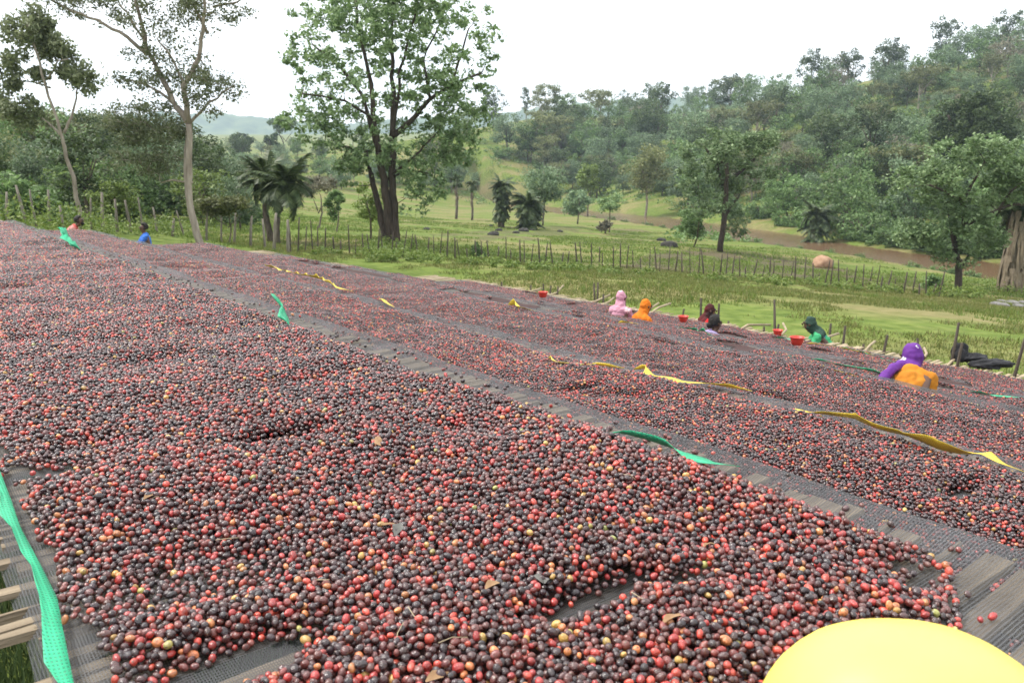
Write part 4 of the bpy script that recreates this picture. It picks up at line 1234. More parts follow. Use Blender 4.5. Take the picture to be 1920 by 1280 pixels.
edging(0, [(1148, 812), (1165, 808), (1200, 818), (1250, 830), (1320, 850), (1345, 862), (1388, 868)], G, .050, .04, 2, .5)
edging(0, [(530, 573), (541, 590), (543, 604)], G, .10, .04, 3, .9)
edging(0, [(130, 447), (136, 460)], G, .14, .04, 4, .9)
edging(0, [(144, 458), (153, 475)], G, .14, .04, 5, .9)
edging(1, [(500, 497), (540, 507), (610, 527), (635, 540), (662, 548)], Y, .05, .04, 6, .6)
edging(1, [(712, 560), (740, 573)], Y, .04, .04, 7, .6)
edging(1, [(1030, 668), (1045, 675), (1068, 688)], Y, .05, .04, 8, .6)
edging(1, [(1080, 691), (1110, 690)], Y, .03, .04, 9, .6)
edging(1, [(1112, 688), (1150, 690), (1172, 688)], Y, .05, .04, 10, .8)
edging(1, [(1190, 690), (1215, 690), (1230, 702), (1250, 705), (1280, 715), (1310, 718), (1345, 725), (1410, 740)], Y, .06, .04, 11, .5)
edging(1, [(1490, 772), (1515, 778), (1565, 785), (1600, 790), (1650, 812), (1700, 822), (1760, 845), (1800, 850), (1860, 850), (1885, 868), (1925, 885)], Y, .070, .04, 12, .45)
edging(2, [(1512, 690), (1545, 690), (1580, 705), (1620, 715)], Y, .05, .04, 13, .4)
edging(2, [(950, 578), (975, 578), (1005, 584)], Y, .10, .04, 14, .8)
edging(3, [(1160, 605), (1185, 605), (1198, 609)], Y, .09, .04, 15, .7)
edging(3, [(1270, 617), (1310, 620), (1335, 632)], G, .07, .04, 16, .6)
edging(3, [(1522, 672), (1560, 680), (1600, 688), (1640, 698), (1675, 710)], G, .05, .04, 17, .5)
edging(3, [(1808, 730), (1850, 738), (1925, 748)], G, .06, .04, 18, .5)
edging(3, [(1472, 668), (1500, 670)], G, .04, .04, 19, .5)
edging(4, [(1450, 633), (1480, 634), (1512, 643)], G, .05, .04, 20, .5)
edging(4, [(1580, 650), (1610, 658), (1640, 668)], G, .05, .04, 21, .5)
edging(4, [(1650, 672), (1678, 680)], G, .05, .04, 22, .5)
edging(4, [(1512, 643), (1560, 648), (1640, 665)], Y, .04, .04, 23, .4)
# stakes and loose poles of the farthest bed
r = random.Random(91)
for i in range(46):
    u = 1.3 + i * .30 + r.uniform(-.15, .15)
    v = BED[5]['v1'] + r.uniform(.2, .6)
    o = link(bpy.data.objects.new('stake', r.choice(PD)), roots[5])
    x, y = xy_of(u, v)
    o.location = (v, u, gz1(x, y) - (CAMZ + BED[5]['z']))
    hh = r.choice((.75, .85, .95, 1.05, 1.15, 1.35)) * (1 if u < 9.5 else .85)
    o.scale = (.5, .5, hh); o.rotation_euler = (r.gauss(0, .07), r.gauss(0, .09), r.uniform(0, 6))
for i in range(15):
    u = 3 + i * .75 + r.uniform(-.3, .3); mb = MB(); v = BED[5]['v1']
    mb.tube([(v - .05, u, r.uniform(-.06, .0)), (v + .35, u + .1, r.uniform(-.02, .08)), (v + r.uniform(.5, .8), u + r.uniform(-.1, .4), r.uniform(.0, .15))], .02, 6)
    mb.build('pole', M['wood_pale'], roots[5])

# ------------------------------------------------------------------ coffee cherries
def deposit(n, seed, R0):
    """drop spheres at random on a 1 m square that repeats, each into the lowest of a few spots"""
    r = random.Random(seed); G_ = 50; cell = [[[] for _ in range(G_)] for _ in range(G_)]
    out = []
    for k in range(n):
        rad_ = r.gauss(R0, R0 * .11); rad_ = min(R0 * 1.25, max(R0 * .76, rad_)); best = None
        for t in range(7):
            x, y = r.random(), r.random(); cx, cy = int(x * G_), int(y * G_); z = rad_
            for ix in (cx - 1, cx, cx + 1):
                for iy in (cy - 1, cy, cy + 1):
                    for (qx, qy, qz, qr) in cell[ix % G_][iy % G_]:
                        dx = abs(x - qx); dx = min(dx, 1 - dx); dy = abs(y - qy); dy = min(dy, 1 - dy)
                        d2 = dx * dx + dy * dy; s = (rad_ + qr) * .93
                        if d2 < s * s:
                            zz = qz + math.sqrt(s * s - d2)
                            if zz > z: z = zz
            if best is None or z < best[2]: best = (x, y, z, rad_)
        out.append(best); cell[int(best[0] * G_)][int(best[1] * G_)].append(best)
    return np.array(out)
TILES = [deposit(11200, 5, .0061), deposit(8300, 6, .0071)]
TILES = [T[T[:, 2] < 5 * q] for T, q in zip(TILES, (.0061, .0071))]
# hidden spheres (well covered from above) are not needed where the layer is full
def covered(T, R0):
    keep = np.ones(len(T), bool)
    for i in range(len(T)):
        dx = np.abs(T[:, 0] - T[i, 0]); dx = np.minimum(dx, 1 - dx); dy = np.abs(T[:, 1] - T[i, 1]); dy = np.minimum(dy, 1 - dy)
        m_ = (dx * dx + dy * dy < (R0 * 1.58) ** 2) & (T[:, 2] > T[i, 2] + R0 * .87)
        if m_.sum() >= 3: keep[i] = False
    return keep
TOPS = [covered(TILES[0], .0061), covered(TILES[1], .0071)]

COLS = np.array([(.021, .012, .014), (.035, .018, .020), (.056, .023, .022), (.092, .028, .024), (.155, .034, .027), (.32, .030, .026), (.46, .060, .036), (.48, .17, .06), (.44, .26, .065), (.28, .25, .07)])
CW = np.array([.165, .205, .185, .145, .125, .088, .050, .027, .008, .002]); CW = CW / CW.sum()
CWF = np.array([.17, .23, .21, .16, .11, .062, .034, .018, .005, .001]); CWF = CWF / CWF.sum()

def gn_cherries(me_obj, subdiv):
    ng = bpy.data.node_groups.new('cherries', 'GeometryNodeTree')
    ng.interface.new_socket('Geometry', in_out='INPUT', socket_type='NodeSocketGeometry')
    ng.interface.new_socket('Geometry', in_out='OUTPUT', socket_type='NodeSocketGeometry')
    gi = ng.nodes.new('NodeGroupInput'); go = ng.nodes.new('NodeGroupOutput')
    ico = ng.nodes.new('GeometryNodeMeshIcoSphere'); ico.inputs['Radius'].default_value = 1; ico.inputs['Subdivisions'].default_value = subdiv
    tf = ng.nodes.new('GeometryNodeTransform'); tf.inputs['Scale'].default_value = (1, .95, 1.24)
    ss = ng.nodes.new('GeometryNodeSetShadeSmooth')
    sm = ng.nodes.new('GeometryNodeSetMaterial'); sm.inputs['Material'].default_value = M['cherry']
    ip = ng.nodes.new('GeometryNodeInstanceOnPoints')
    def na(nm, t):
        q = ng.nodes.new('GeometryNodeInputNamedAttribute'); q.data_type = t; q.inputs['Name'].default_value = nm; return q
    sel, rot, scl = na('grain', 'FLOAT'), na('turn', 'FLOAT_VECTOR'), na('size', 'FLOAT_VECTOR')
    cmp_ = ng.nodes.new('FunctionNodeCompare'); cmp_.data_type = 'FLOAT'; cmp_.operation = 'GREATER_THAN'; cmp_.inputs[1].default_value = .5
    jn = ng.nodes.new('GeometryNodeJoinGeometry')
    l = ng.links.new
    l(ico.outputs['Mesh'], tf.inputs['Geometry']); l(tf.outputs[0], ss.inputs['Geometry']); l(ss.outputs[0], sm.inputs['Geometry'])
    l(gi.outputs[0], ip.inputs['Points']); l(sm.outputs[0], ip.inputs['Instance'])
    l(sel.outputs['Attribute'], cmp_.inputs[0]); l(cmp_.outputs[0], ip.inputs['Selection'])
    l(rot.outputs['Attribute'], ip.inputs['Rotation']); l(scl.outputs['Attribute'], ip.inputs['Scale'])
    l(gi.outputs[0], jn.inputs[0]); l(ip.outputs[0], jn.inputs[0]); l(jn.outputs[0], go.inputs[0])
    md = me_obj.modifiers.new('cherries', 'NODES'); md.node_group = ng

CHLAB = ['cherries heaped over the nearest bed', 'cherries spread over the second bed', 'cherries spread over the third bed', 'cherries thinly spread over the fourth bed',
         'cherries thinly spread over the fifth bed', 'reddish cherries spread over the farthest bed']
for bi, b in enumerate(BED):
    us = np.arange(math.floor(b['u0'] - .6), math.ceil(b['u1'])); vs = np.arange(math.floor(b['v0']), math.ceil(b['v1']))
    P = []
    for a in us:
        for c in vs:
            T = TILES[0 if bi < 2 else 1]; kk = TOPS[0 if bi < 2 else 1]
            x, y = T[:, 0], T[:, 1]
            P.append(np.c_[x + c, y + a, T[:, 2], T[:, 3], kk])
    P = np.concatenate(P)
    v, u, tz, rr_, top = P.T
    m_, e = mound(bi, u, v)
    ed = e + (.10 if bi < 3 else .16) * (fbm(u * 6, v * 6, 130 + bi, 3) - .5) + (.05 if bi < 3 else .08) * (vnoise(u * 1.7, v * 1.7, 140 + bi) - .5)
    keep = ed > 0
    if bi >= 3: keep &= fbm(u * 1.3, v * 2.2, 150 + bi, 3) > (.42 if bi < 5 else .34)
    for (k, pv, pu, rv, ru) in BARE:
        if k == bi:
            q = ((v - pv) / rv) ** 2 + ((u - pu) / ru) ** 2 + 1.1 * (vnoise(u * 45, v * 45, 9) - .5)
            keep &= q > 1
    thin = m_ < .006
    keep &= np.where(thin, tz < .011 + m_ * 2.5, (top > .5))
    keep &= (tz < .014 + m_ * 2.2)
    stray = (NP.random(len(u)) < .05) & (tz < .0095) & (e > -.10) & (u > b['u0']) & (v > b['v0'] + .02) & (v < b['v1'] - .05)
    keep |= stray & (bi < 3)
    keep &= (u > b['u0'] + .02) & (u < b['u1'])
    if u is not None and bi >= 2: keep &= (top > .5)
    v, u, tz, rr_, m_ = v[keep], u[keep], tz[keep], rr_[keep], m_[keep]
    n = len(u)
    z = surf(bi, u, v) + m_ + tz + .006
    red = fbm(u * 1.5, v * 1.9, 160 + bi, 3)
    t = np.clip(NP.random(n), 0, 1)
    cdf = np.cumsum(CW if bi < 2 else CWF)
    sh = (red - .5) * .55 + (.05 if bi >= 2 else 0) + (.12 if bi == 5 else 0) + (.20 * (1 - sstep(.9, 2.6, u)) if bi == 0 else 0)
    t = np.clip(t ** np.exp(-sh * 1.5), 0, .9999)
    ci = np.searchsorted(cdf, t)
    col = COLS[np.clip(ci, 0, 9)] * NP.uniform(.75, 1.3, (n, 1)) * NP.uniform(.92, 1.08, (n, 3))
    turn = NP.uniform(0, 6.283, (n, 3)); size = rr_ * NP.uniform(.94, 1.05, n)
    if bi == 0:
        # the 300 cherries that show largest are objects of their own
        x, y = xy_of(u, v); zz = z + CAMZ + b['z']
        px, py, f = project(x, y, zz)
        ok = (px > 180) & (px < 1500) & (py < 1275) & (py > 1000) & (m_ + tz > .008) & ~((px > 1440) & (py > 1180))
        cand = np.where(ok)[0]; cand = cand[np.argsort(f[cand])][:300]
        bm = bmesh.new(); bmesh.ops.create_icosphere(bm, subdivisions=3, radius=1)
        for vert in bm.verts: vert.co = Vector((vert.co.x, vert.co.y * .95, vert.co.z * 1.24))
        cme = bpy.data.meshes.new('coffee_cherry'); bm.to_mesh(cme); bm.free(); cme.materials.append(M['cherry_single'])
        cme.polygons.foreach_set('use_smooth', np.ones(len(cme.polygons), bool))
        for i in cand:
            o = link(bpy.data.objects.new('coffee_cherry', cme))
            o.location = (x[i], y[i], zz[i]); o.rotation_euler = turn[i]; o.scale = tuple(size[i] * NP.uniform(.84, 1.14, 3)); o.color = (*col[i], 1)
            lb = 'blackish purple' if ci[i] < 3 else ('dark red' if ci[i] < 5 else ('bright red' if ci[i] < 7 else 'orange yellow'))
            tag(o, lb + ' coffee cherry at the very front of the nearest bed', 'coffee cherry', lb + ' cherries at the front')
        kk = np.ones(n, bool); kk[cand] = False
        v, u, z, turn, size, col = v[kk], u[kk], z[kk], turn[kk], size[kk], col[kk]; n = len(u)
    # dark heap body under the loose cherries
    gu = np.arange(b['u0'], b['u1'], .03); gv = np.arange(b['v0'], b['v1'], .03)
    U2, V2 = np.meshgrid(gu, gv, indexing='ij'); mm, e2 = mound(bi, U2, V2)
    Z2 = surf(bi, U2, V2) + mm + .001
    i0 = np.arange(U2.size).reshape(U2.shape)
    Fq = np.stack([i0[:-1, :-1].ravel(), i0[1:, :-1].ravel(), i0[1:, 1:].ravel(), i0[:-1, 1:].ravel()], 1)[:, ::-1]
    ok = mm.ravel() > .006
    Fq = Fq[ok[Fq].all(1)]
    used = np.unique(Fq); remap = np.full(U2.size, -1); remap[used] = np.arange(len(used))
    CV = np.stack([V2.ravel(), U2.ravel(), Z2.ravel()], 1)[used]
    nc = len(CV)
    me = npmesh('cherries', np.r_[CV, np.c_[v, u, z]], remap[Fq], M['cherry_core'], True)
    def attr(nm, typ, arr, key):
        at_ = me.attributes.new(nm, typ, 'POINT'); at_.data.foreach_set(key, np.ascontiguousarray(arr, dtype=np.float32).ravel())
    attr('grain', 'FLOAT', np.r_[np.zeros(nc), np.ones(n)], 'value')
    attr('size', 'FLOAT_VECTOR', np.r_[np.zeros((nc, 3)), size[:, None] * NP.uniform(.84, 1.14, (n, 3))], 'vector')
    attr('turn', 'FLOAT_VECTOR', np.r_[np.zeros((nc, 3)), turn], 'vector')
    attr('tint', 'FLOAT_COLOR', np.c_[np.r_[np.zeros((nc, 3)), col], np.ones(nc + n)], 'color')
    o = link(bpy.data.objects.new('cherries', me)); o.location = (0, 0, CAMZ + b['z']); o.rotation_euler = (0, 0, AZ)
    tag(o, CHLAB[bi], kind='stuff')
    gn_cherries(o, 3 if bi == 0 else 2)
    print('bed', bi, n)

# dry leaves and twigs lying on the cherries
LFM = noise_mat('dry_leaf', [(.3, (.16, .085, .04)), (.7, (.34, .22, .12))], 30, .8)
LFG = noise_mat('grey_leaf', [(.3, (.06, .06, .055)), (.7, (.16, .155, .14))], 30, .7)
r = random.Random(77)
for i, (px, py, sz, grey) in enumerate(((745, 985, .055, 1), (732, 980, .04, 0), (925, 1095, .045, 0), (1010, 1083, .03, 1), (1028, 1090, .03, 1), (707, 830, .06, 0), (1262, 1166, .045, 0), (280, 935, .035, 0),
                                        (120, 885, .04, 0), (700, 642, .05, 0), (80, 567, .07, 0), (360, 497, .08, 0), (1330, 1010, .03, 0), (820, 1270, .04, 0))):
    bi = 1 if (px, py) in ((700, 642), (360, 497)) else 0
    v, u = to_bed(bi, px, py, .04); x, y = xy_of(u, v)
    mb = MB()
    for k in range(6):
        t = k / 5; w = sz * .22 * math.sin(math.pi * (t * .92 + .04))
        mb.v += [(sz * (t - .5), -w, .004 * math.sin(t * 4) + .25 * w), (sz * (t - .5), 0, .006 * math.sin(t * 3)), (sz * (t - .5), w, .004 * math.sin(t * 5) + .4 * w)]
    for k in range(5):
        for q in (0, 1): mb.f.append((k * 3 + q, k * 3 + q + 1, k * 3 + q + 4, k * 3 + q + 3))
    o = mb.build('dry_leaf', LFG if grey else LFM)
    mz = float(mound(bi, np.array(u), np.array(v))[0]); o.location = (x, y, CAMZ + BED[bi]['z'] + float(surf(bi, np.array(u), np.array(v))) + mz + .030)
    o.rotation_euler = (r.uniform(-.4, .4), r.uniform(-.3, .3), r.uniform(0, 6.28))
    tag(o, ('small grey curled leaf' if grey else 'small brown dry leaf') + ' lying on the cherries of the ' + ('second' if bi else 'nearest') + ' bed', 'leaf', 'dry leaves on the cherries')
for i, (px, py) in enumerate(((290, 940), (1180, 905), (750, 1200), (850, 1215), (1200, 1130), (430, 1000), (780, 1160), (1500, 1010), (600, 1080), (1650, 1000))):
    v, u = to_bed(0, px, py, .04); x, y = xy_of(u, v); mb = MB(); l = r.uniform(.03, .07)
    mb.tube([(-l / 2, 0, 0), (0, r.uniform(-.006, .006), .004), (l / 2, 0, .002)], .0009, 5)
    o = mb.build('twig', M['wood_pale']); mz = float(mound(0, np.array(u), np.array(v))[0])
    o.location = (x, y, CAMZ + BED[0]['z'] + float(surf(0, np.array(u), np.array(v))) + mz + .032); o.rotation_euler = (r.uniform(-.3, .3), r.uniform(-.5, .5), r.uniform(0, 6))
    tag(o, 'thin dry stalk lying on the cherries of the nearest bed', 'twig', 'dry stalks on the cherries')

# ------------------------------------------------------------------ yellow container
mb = MB(); c = at(1742, 1199, .80)
prof = [(.13 * (1 - math.cos(t)), max(.001, 0.146 * math.sin(t) ** .96)) for t in np.linspace(0, math.pi / 2, 14)] + [(.2, .148), (.4, .15), (.7, .15), (1.05, .148), (1.08, .14)]
nseg = 48; ids = []
for d, rr in prof:
    i = len(mb.v)
    for k in range(nseg):
        t = 2 * math.pi * k / nseg; q = 1 + .04 * math.cos(2 * t + .6) - .015 * math.cos(4 * t) + .012 * math.exp(-((t - 2.2) / .12) ** 2)
        mb.v.append((rr * 1.06 * q * math.cos(t) - .02 * d, rr * .95 * q * math.sin(t), -d - .03 * rr * math.cos(t + .4)))
    ids.append(i)
for a, b2 in zip(ids[:-1], ids[1:]):
    for k in range(nseg): mb.f.append((a + k, b2 + k, b2 + (k + 1) % nseg, a + (k + 1) % nseg))
mb.f.append(tuple(ids[0] + k for k in range(nseg))); mb.f.append(tuple(ids[-1] + k for k in reversed(range(nseg))))
o = mb.build('plastic_container', M['yellow_plastic']); o.location = c
tag(o, 'bright yellow smooth rounded plastic container at the near corner of the front bed', 'container')

# ------------------------------------------------------------------ bowls
def bowl(label, px, py, s, w):
    mb = MB(); n = 28
    prof = [(.62, 0), (.66, .02), (.82, .3), (.95, .52), (1.0, .56), (1.03, .555), (1.02, .53), (.93, .50), (.79, .29), (.63, .05), (.0, .04)]
    ids = []
    for a, z in prof:
        i = len(mb.v)
        for k in range(n): t = 2 * math.pi * k / n; mb.v.append((a * w / 2 * math.cos(t), a * w / 2 * math.sin(t), z * w))
        ids.append(i)
    for a, c2 in zip(ids[:-1], ids[1:]):
        for k in range(n): mb.f.append((a + k, a + (k + 1) % n, c2 + (k + 1) % n, c2 + k))
    mb.f.append(tuple(ids[0] + k for k in reversed(range(n))))
    o = mb.build('plastic_bowl', M['red_plastic']); tag(o, label, 'bowl', 'red plastic bowls')
    return o
for lb, bi, px, py, w in (('red plastic bowl alone on the beds left of the pink-veiled woman', 4, 1018, 557, .19), ('red plastic bowl half sunk in cherries left of the red-clothed woman', 4, 1281, 602, .17),
                          ('small red bowl in front of the outstretched arms of the woman in green', 5, 1458, 628, .16), ('largest red bowl, on the bed below the woman in green', 4, 1494, 645, .20)):
    v, u = to_bed(bi, px, py, .02); x, y = xy_of(u, v)
    o = bowl(lb, px, py, 0, w); o.location = (x, y, CAMZ + BED[bi]['z'] + float(surf(bi, np.array(u), np.array(v))) + .015)

# black garments at the end of the farthest bed
def heap(label, px, py, sx, sy, sz, seed):
    v, u = to_bed(5, px, py, .02); x, y = xy_of(u, v)
    bm = bmesh.new(); bmesh.ops.create_icosphere(bm, subdivisions=4, radius=1)
    for q in bm.verts:
        k = 1 + .55 * float(vnoise(q.co.x * 2.2 + seed, q.co.y * 2.2 + q.co.z * 2, seed) - .5) + .25 * float(vnoise(q.co.x * 6 + seed, q.co.y * 5 + q.co.z * 6, seed + 2) - .5)
        q.co = Vector((q.co.x * sx, q.co.y * sy, max(-.25, q.co.z) * sz)) * k
    me = bpy.data.meshes.new('garment'); bm.to_mesh(me); bm.free(); me.materials.append(M['black_cloth']); me.polygons.foreach_set('use_smooth', np.ones(len(me.polygons), bool))
    o = link(bpy.data.objects.new('black_garment', me)); o.location = (x, y, CAMZ + BED[5]['z'] + sz * .2); o.rotation_euler = (0, 0, AZ - .6)
    tag(o, label, 'garment', 'black clothes laid on the far poles')
heap('black garment bundled upright on the poles of the farthest bed', 1798, 672, .11, .1, .2, 3)
heap('dark garment lying low beside the upright black bundle', 1825, 674, .17, .1, .09, 4)
heap('long dark brown-black garment stretched flat on the pale poles', 1858, 684, .28, .13, .09, 5)

# ------------------------------------------------------------------ people
def skin_obj(name, verts, edges, rads, mat, parent, sub=2, root=0):
    me = bpy.data.meshes.new(name); me.from_pydata([tuple(v) for v in verts], edges, []); me.materials.append(mat)
    o = link(bpy.data.objects.new(name, me), parent)
    sk = o.modifiers.new('skin', 'SKIN'); sk.use_smooth_shade = True
    for i, rr in enumerate(rads):
        sv = me.skin_vertices[0].data[i]; sv.radius = rr if isinstance(rr, tuple) else (rr, rr); sv.use_root = (i == root)
    sb = o.modifiers.new('sub', 'SUBSURF'); sb.levels = sub; sb.render_levels = sub
    return o

def soft(name, caps, mat, parent, voxel=.014, fold=.018):
    """cloth shape grown over chains of rounded volumes, merged to one surface"""
    mb = MB()
    for pts, rs in caps:
        pts = [Vector(p) for p in pts]; rs = [q if isinstance(q, tuple) else (q, q) for q in rs]
        d0 = (pts[0] - pts[1]).normalized(); d1 = (pts[-1] - pts[-2]).normalized()
        P2 = [pts[0] + d0 * rs[0][0] * .75, pts[0] + d0 * rs[0][0] * .5] + pts + [pts[-1] + d1 * rs[-1][0] * .5, pts[-1] + d1 * rs[-1][0] * .75]
        R2 = [(rs[0][0] * .25, rs[0][1] * .25), (rs[0][0] * .75, rs[0][1] * .75)] + rs + [(rs[-1][0] * .75, rs[-1][1] * .75), (rs[-1][0] * .25, rs[-1][1] * .25)]
        ids = []
        for k, p in enumerate(P2):
            dd = P2[min(k + 1, len(P2) - 1)] - P2[max(k - 1, 0)]
            ids.append(mb.ring(p, dd, R2[k][0], 14, R2[k][1]))
        for a, c in zip(ids[:-1], ids[1:]):
            for k in range(14): mb.f.append((a + k, a + (k + 1) % 14, c + (k + 1) % 14, c + k))
        mb.f.append(tuple(ids[0] + k for k in reversed(range(14)))); mb.f.append(tuple(ids[-1] + k for k in range(14)))
    o = mb.build(name, mat, parent)
    rm = o.modifiers.new('merge', 'REMESH'); rm.mode = 'VOXEL'; rm.voxel_size = voxel; rm.use_smooth_shade = True
    sm = o.modifiers.new('soften', 'SMOOTH'); sm.factor = .5; sm.iterations = 5
    if fold:
        tx = bpy.data.textures.get('folds') or bpy.data.textures.new('folds', 'CLOUDS'); tx.noise_scale = .06
        dm = o.modifiers.new('folds', 'DISPLACE'); dm.texture = tx; dm.strength = fold * 2.2; dm.mid_level = .5; dm.texture_coords = 'LOCAL'
    return o

def person(label, px, py, s, face, lean, head_turn=0.0, top=None, scarf=None, hair=True, beard=False, skirt=None, arms=(.5, .5), reach=(.35, .3), group='workers sorting cherries', flower=None, stand=None, tail=0, drape=1.0):
    """head centre seen at px,py at depth s; facing angle from +Y towards +X; lean of the trunk forward"""
    hp = at(px, py, s); fx, fy = math.sin(face), math.cos(face)
    T = .60
    # hip position
    hip = Vector((hp.x - fx * T * math.sin(lean), hp.y - fy * T * math.sin(lean), hp.z - T * math.cos(lean)))
    g = gz1(hip.x, hip.y) if stand is None else hip.z - stand
    root = empty('person', (hip.x, hip.y, g), -face); tag(root, label, 'person', group)
    H = hip.z - g                                              # local frame: x right, y forward, z up
    def P(x, y, z): return Vector((x, y, z))
    def tr(x, f, a): return P(x, math.sin(lean) * a + math.cos(lean) * f, H + math.cos(lean) * a - math.sin(lean) * f)   # along the trunk
    V, E, Rr = [], [], []
    def add(p, r_, par=None):
        V.append(p); Rr.append(r_); i = len(V) - 1
        if par is not None: E.append((par, i))
        return i
    pel = add(P(0, 0, H), (.15, .115)); wst = add(tr(0, .0, .16), (.13, .10), pel); ch = add(tr(0, .01, .32), (.155, .115), wst); nb = add(tr(0, 0, .43), (.085, .075), ch)
    nk = add(tr(0, .01, .485), .05, nb)
    hd = Vector(hp) - Vector((hip.x, hip.y, g)); hd = P(0, math.hypot(hd.x, hd.y) if lean >= 0 else -math.hypot(hd.x, hd.y), hd.z)
    cs, sn = math.sin(head_turn), math.cos(head_turn)
    jaw = add(hd + P(cs * .025, sn * .025 + .0, -.065), (.058, .062), nk); cr_ = add(hd + P(0, 0, .01), (.076, .09), jaw); tp = add(hd + P(-cs * .012, -sn * .012, .075), (.058, .066), cr_)
    for sd_, (up_, (rf, rd)) in zip((-1, 1), zip(arms, (reach, reach))):
        sh = add(tr(sd_ * .145, 0, .39), .052, ch)
        el = add(tr(sd_ * .185, .10 + rf * .35, .39 - .24), .044, sh)
        wr = add(V[el] + P(-sd_ * .06, .20 + rf * .1, -.10 + .12 * up_), .031, el)
        d = (V[wr] - V[el]).normalized()
        pm = add(V[wr] + d * .06, (.036, .02), wr)
        side = Vector((1, 0, 0))
        for k in range(4):
            f0 = add(V[pm] + d * .035 + side * (k - 1.5) * .02, .010, pm)
            f1 = add(V[f0] + d * (.035, .042, .04, .03)[k] + P(0, 0, -.008), .0085, f0); add(V[f1] + d * .028 + P(0, 0, -.016), .0075, f1)
        th_ = add(V[wr] + d * .035 - side * sd_ * .035, .011, wr); add(V[th_] + d * .035 - side * sd_ * .012, .009, th_)
    Lg = max(.25, H)
    for sd_ in (-1, 1):
        hj = add(P(sd_ * .09, 0, H - .04), .085, pel)
        kn_f = math.sqrt(max(.0, .44 ** 2 - min(.44, Lg / 2) ** 2))
        kn = add(P(sd_ * .11, kn_f + .02, H * .5), .06, hj); an = add(P(sd_ * .1, .0, .08), .042, kn)
        hl = add(P(sd_ * .1, .03, .04), .04, an); add(P(sd_ * .115, .17, .03), (.042, .028), hl)
    body = skin_obj('body', V, E, Rr, M['skin'], root)
    # clothes
    arm0 = [e[1] for e in E if e[0] == ch and e[1] != nb]
    caps = [([P(0, 0, H - .06), tr(0, 0, .10), tr(0, 0, .22), tr(0, 0, .34), tr(0, 0, .40)], [(.15, .13), (.13, .115), (.14, .12), (.14, .115), (.09, .085)]),
            ([tr(-.135, 0, .38), tr(0, -.01, .42), tr(.135, 0, .38)], [.06, .08, .06])]
    for sh in arm0:
        caps.append(([V[sh], V[sh].lerp(V[sh + 1], .5), V[sh + 1], V[sh + 1].lerp(V[sh + 2], .5), V[sh + 1].lerp(V[sh + 2], .88)], [.066, .058, .054, .048, .05]))
    soft('top', caps, top, root)
    soft('skirt' if scarf else 'trousers', [([P(0, 0, H), P(0, .05, H * .6), P(0, .04, H * .3), P(0, .03, .12)], [(.17, .14), (.20, .21), (.21, .2), (.2, .19)])], skirt or M['black_cloth'], root, .025)
    # face
    fwd = P(cs, sn, 0); rt = P(sn, -cs, 0)
    mb = MB()
    mb.tube([hd + fwd * .080 + P(0, 0, .022), hd + fwd * .102 + P(0, 0, -.015), hd + fwd * .086 + P(0, 0, -.028)], [.009, .016, .011], 6); mb.build('nose', M['skin'], body)
    for sd_ in (-1, 1):
        m2 = MB(); m2.tube([hd + fwd * .070 + rt * sd_ * .032 + P(0, 0, .018), hd + fwd * .087 + rt * sd_ * .031 + P(0, 0, .018)], [.013, .008], 8); m2.build('eye', M['eye'], body)
        m3 = MB(); m3.tube([hd + rt * sd_ * .070 + P(0, 0, .02), hd + rt * sd_ * .090 - fwd * .008, hd + rt * sd_ * .070 + P(0, 0, -.028)], [.014, .018, .010], 6); m3.build('ear', M['skin'], body)
    m4 = MB(); m4.tube([hd + fwd * .078 - rt * .024 + P(0, 0, -.055), hd + fwd * .088 + P(0, 0, -.053), hd + fwd * .078 + rt * .024 + P(0, 0, -.055)], .008, 6); m4.build('mouth', M['lips'], body)
    if hair:
        bm = bmesh.new(); bmesh.ops.create_icosphere(bm, subdivisions=3, radius=1)
        for q in list(bm.verts):
            if q.co.dot(fwd) > .42 and q.co.z < .55 or q.co.z < -.55: bm.verts.remove(q)
        for q in bm.verts: q.co = Vector((q.co.x * .094, q.co.y * .104, q.co.z * .112)) * (1 + .07 * R.random()) + hd - fwd * .012 + P(0, 0, .022)
        me = bpy.data.meshes.new('hair'); bm.to_mesh(me); bm.free(); me.materials.append(M['hair']); link(bpy.data.objects.new('hair', me), root)
        if hair == 'bun':
            m5 = MB(); q = hd - fwd * .10 + P(0, 0, -.03); m5.tube([q + P(0, 0, .045), q + P(0, 0, .02), q - P(0, 0, .02), q - P(0, 0, .05)], [.02, .05, .05, .02], 10); m5.build('hair_bun', M['hair'], root)
    if beard:
        m6 = MB(); m6.tube([hd + fwd * .05 + P(0, 0, -.05), hd + fwd * .085 + P(0, 0, -.085), hd + fwd * .06 + P(0, 0, -.125)], [.05, .04, .02], 8); m6.build('beard', M['hair'], root)
    if scarf:
        bk = -fwd * .020
        caps = [([hd + bk + P(0, 0, .07), hd + bk + P(0, 0, .02), hd + bk * 1.3 + P(0, 0, -.05)], [(.072, .078), (.088, .097), (.080, .080)]),
                ([hd + bk * 1.3 + P(0, 0, -.05), tr(0, -.02, .47), tr(0, -.03, .36)], [.080, (.088 * drape, .085 * drape), (.135 * drape, .10 * drape)]),
                ([tr(-.13 * drape, -.02, .37), tr(0, -.03, .42), tr(.13 * drape, -.02, .37)], [.07 * drape, .085 * drape, .07 * drape])]
        if tail: caps = caps[:1] + [([hd + bk * 1.3 + P(0, 0, -.05), tr(0, -.01, .46)], [.078, .07])]; caps.append(([hd - fwd * .04 + rt * tail * .04 + P(0, 0, -.06), tr(tail * .13, -.10, .37), tr(tail * .20, -.10, .24), tr(tail * .25, -.08, .12)], [.05, .040, .042, .03]))
        soft('headscarf', caps, scarf, root, .010, .013)
    return root
M['eye'] = noise_mat('eye', [(.4, (.02, .015, .012)), (.6, (.05, .04, .035))], 5, .2)
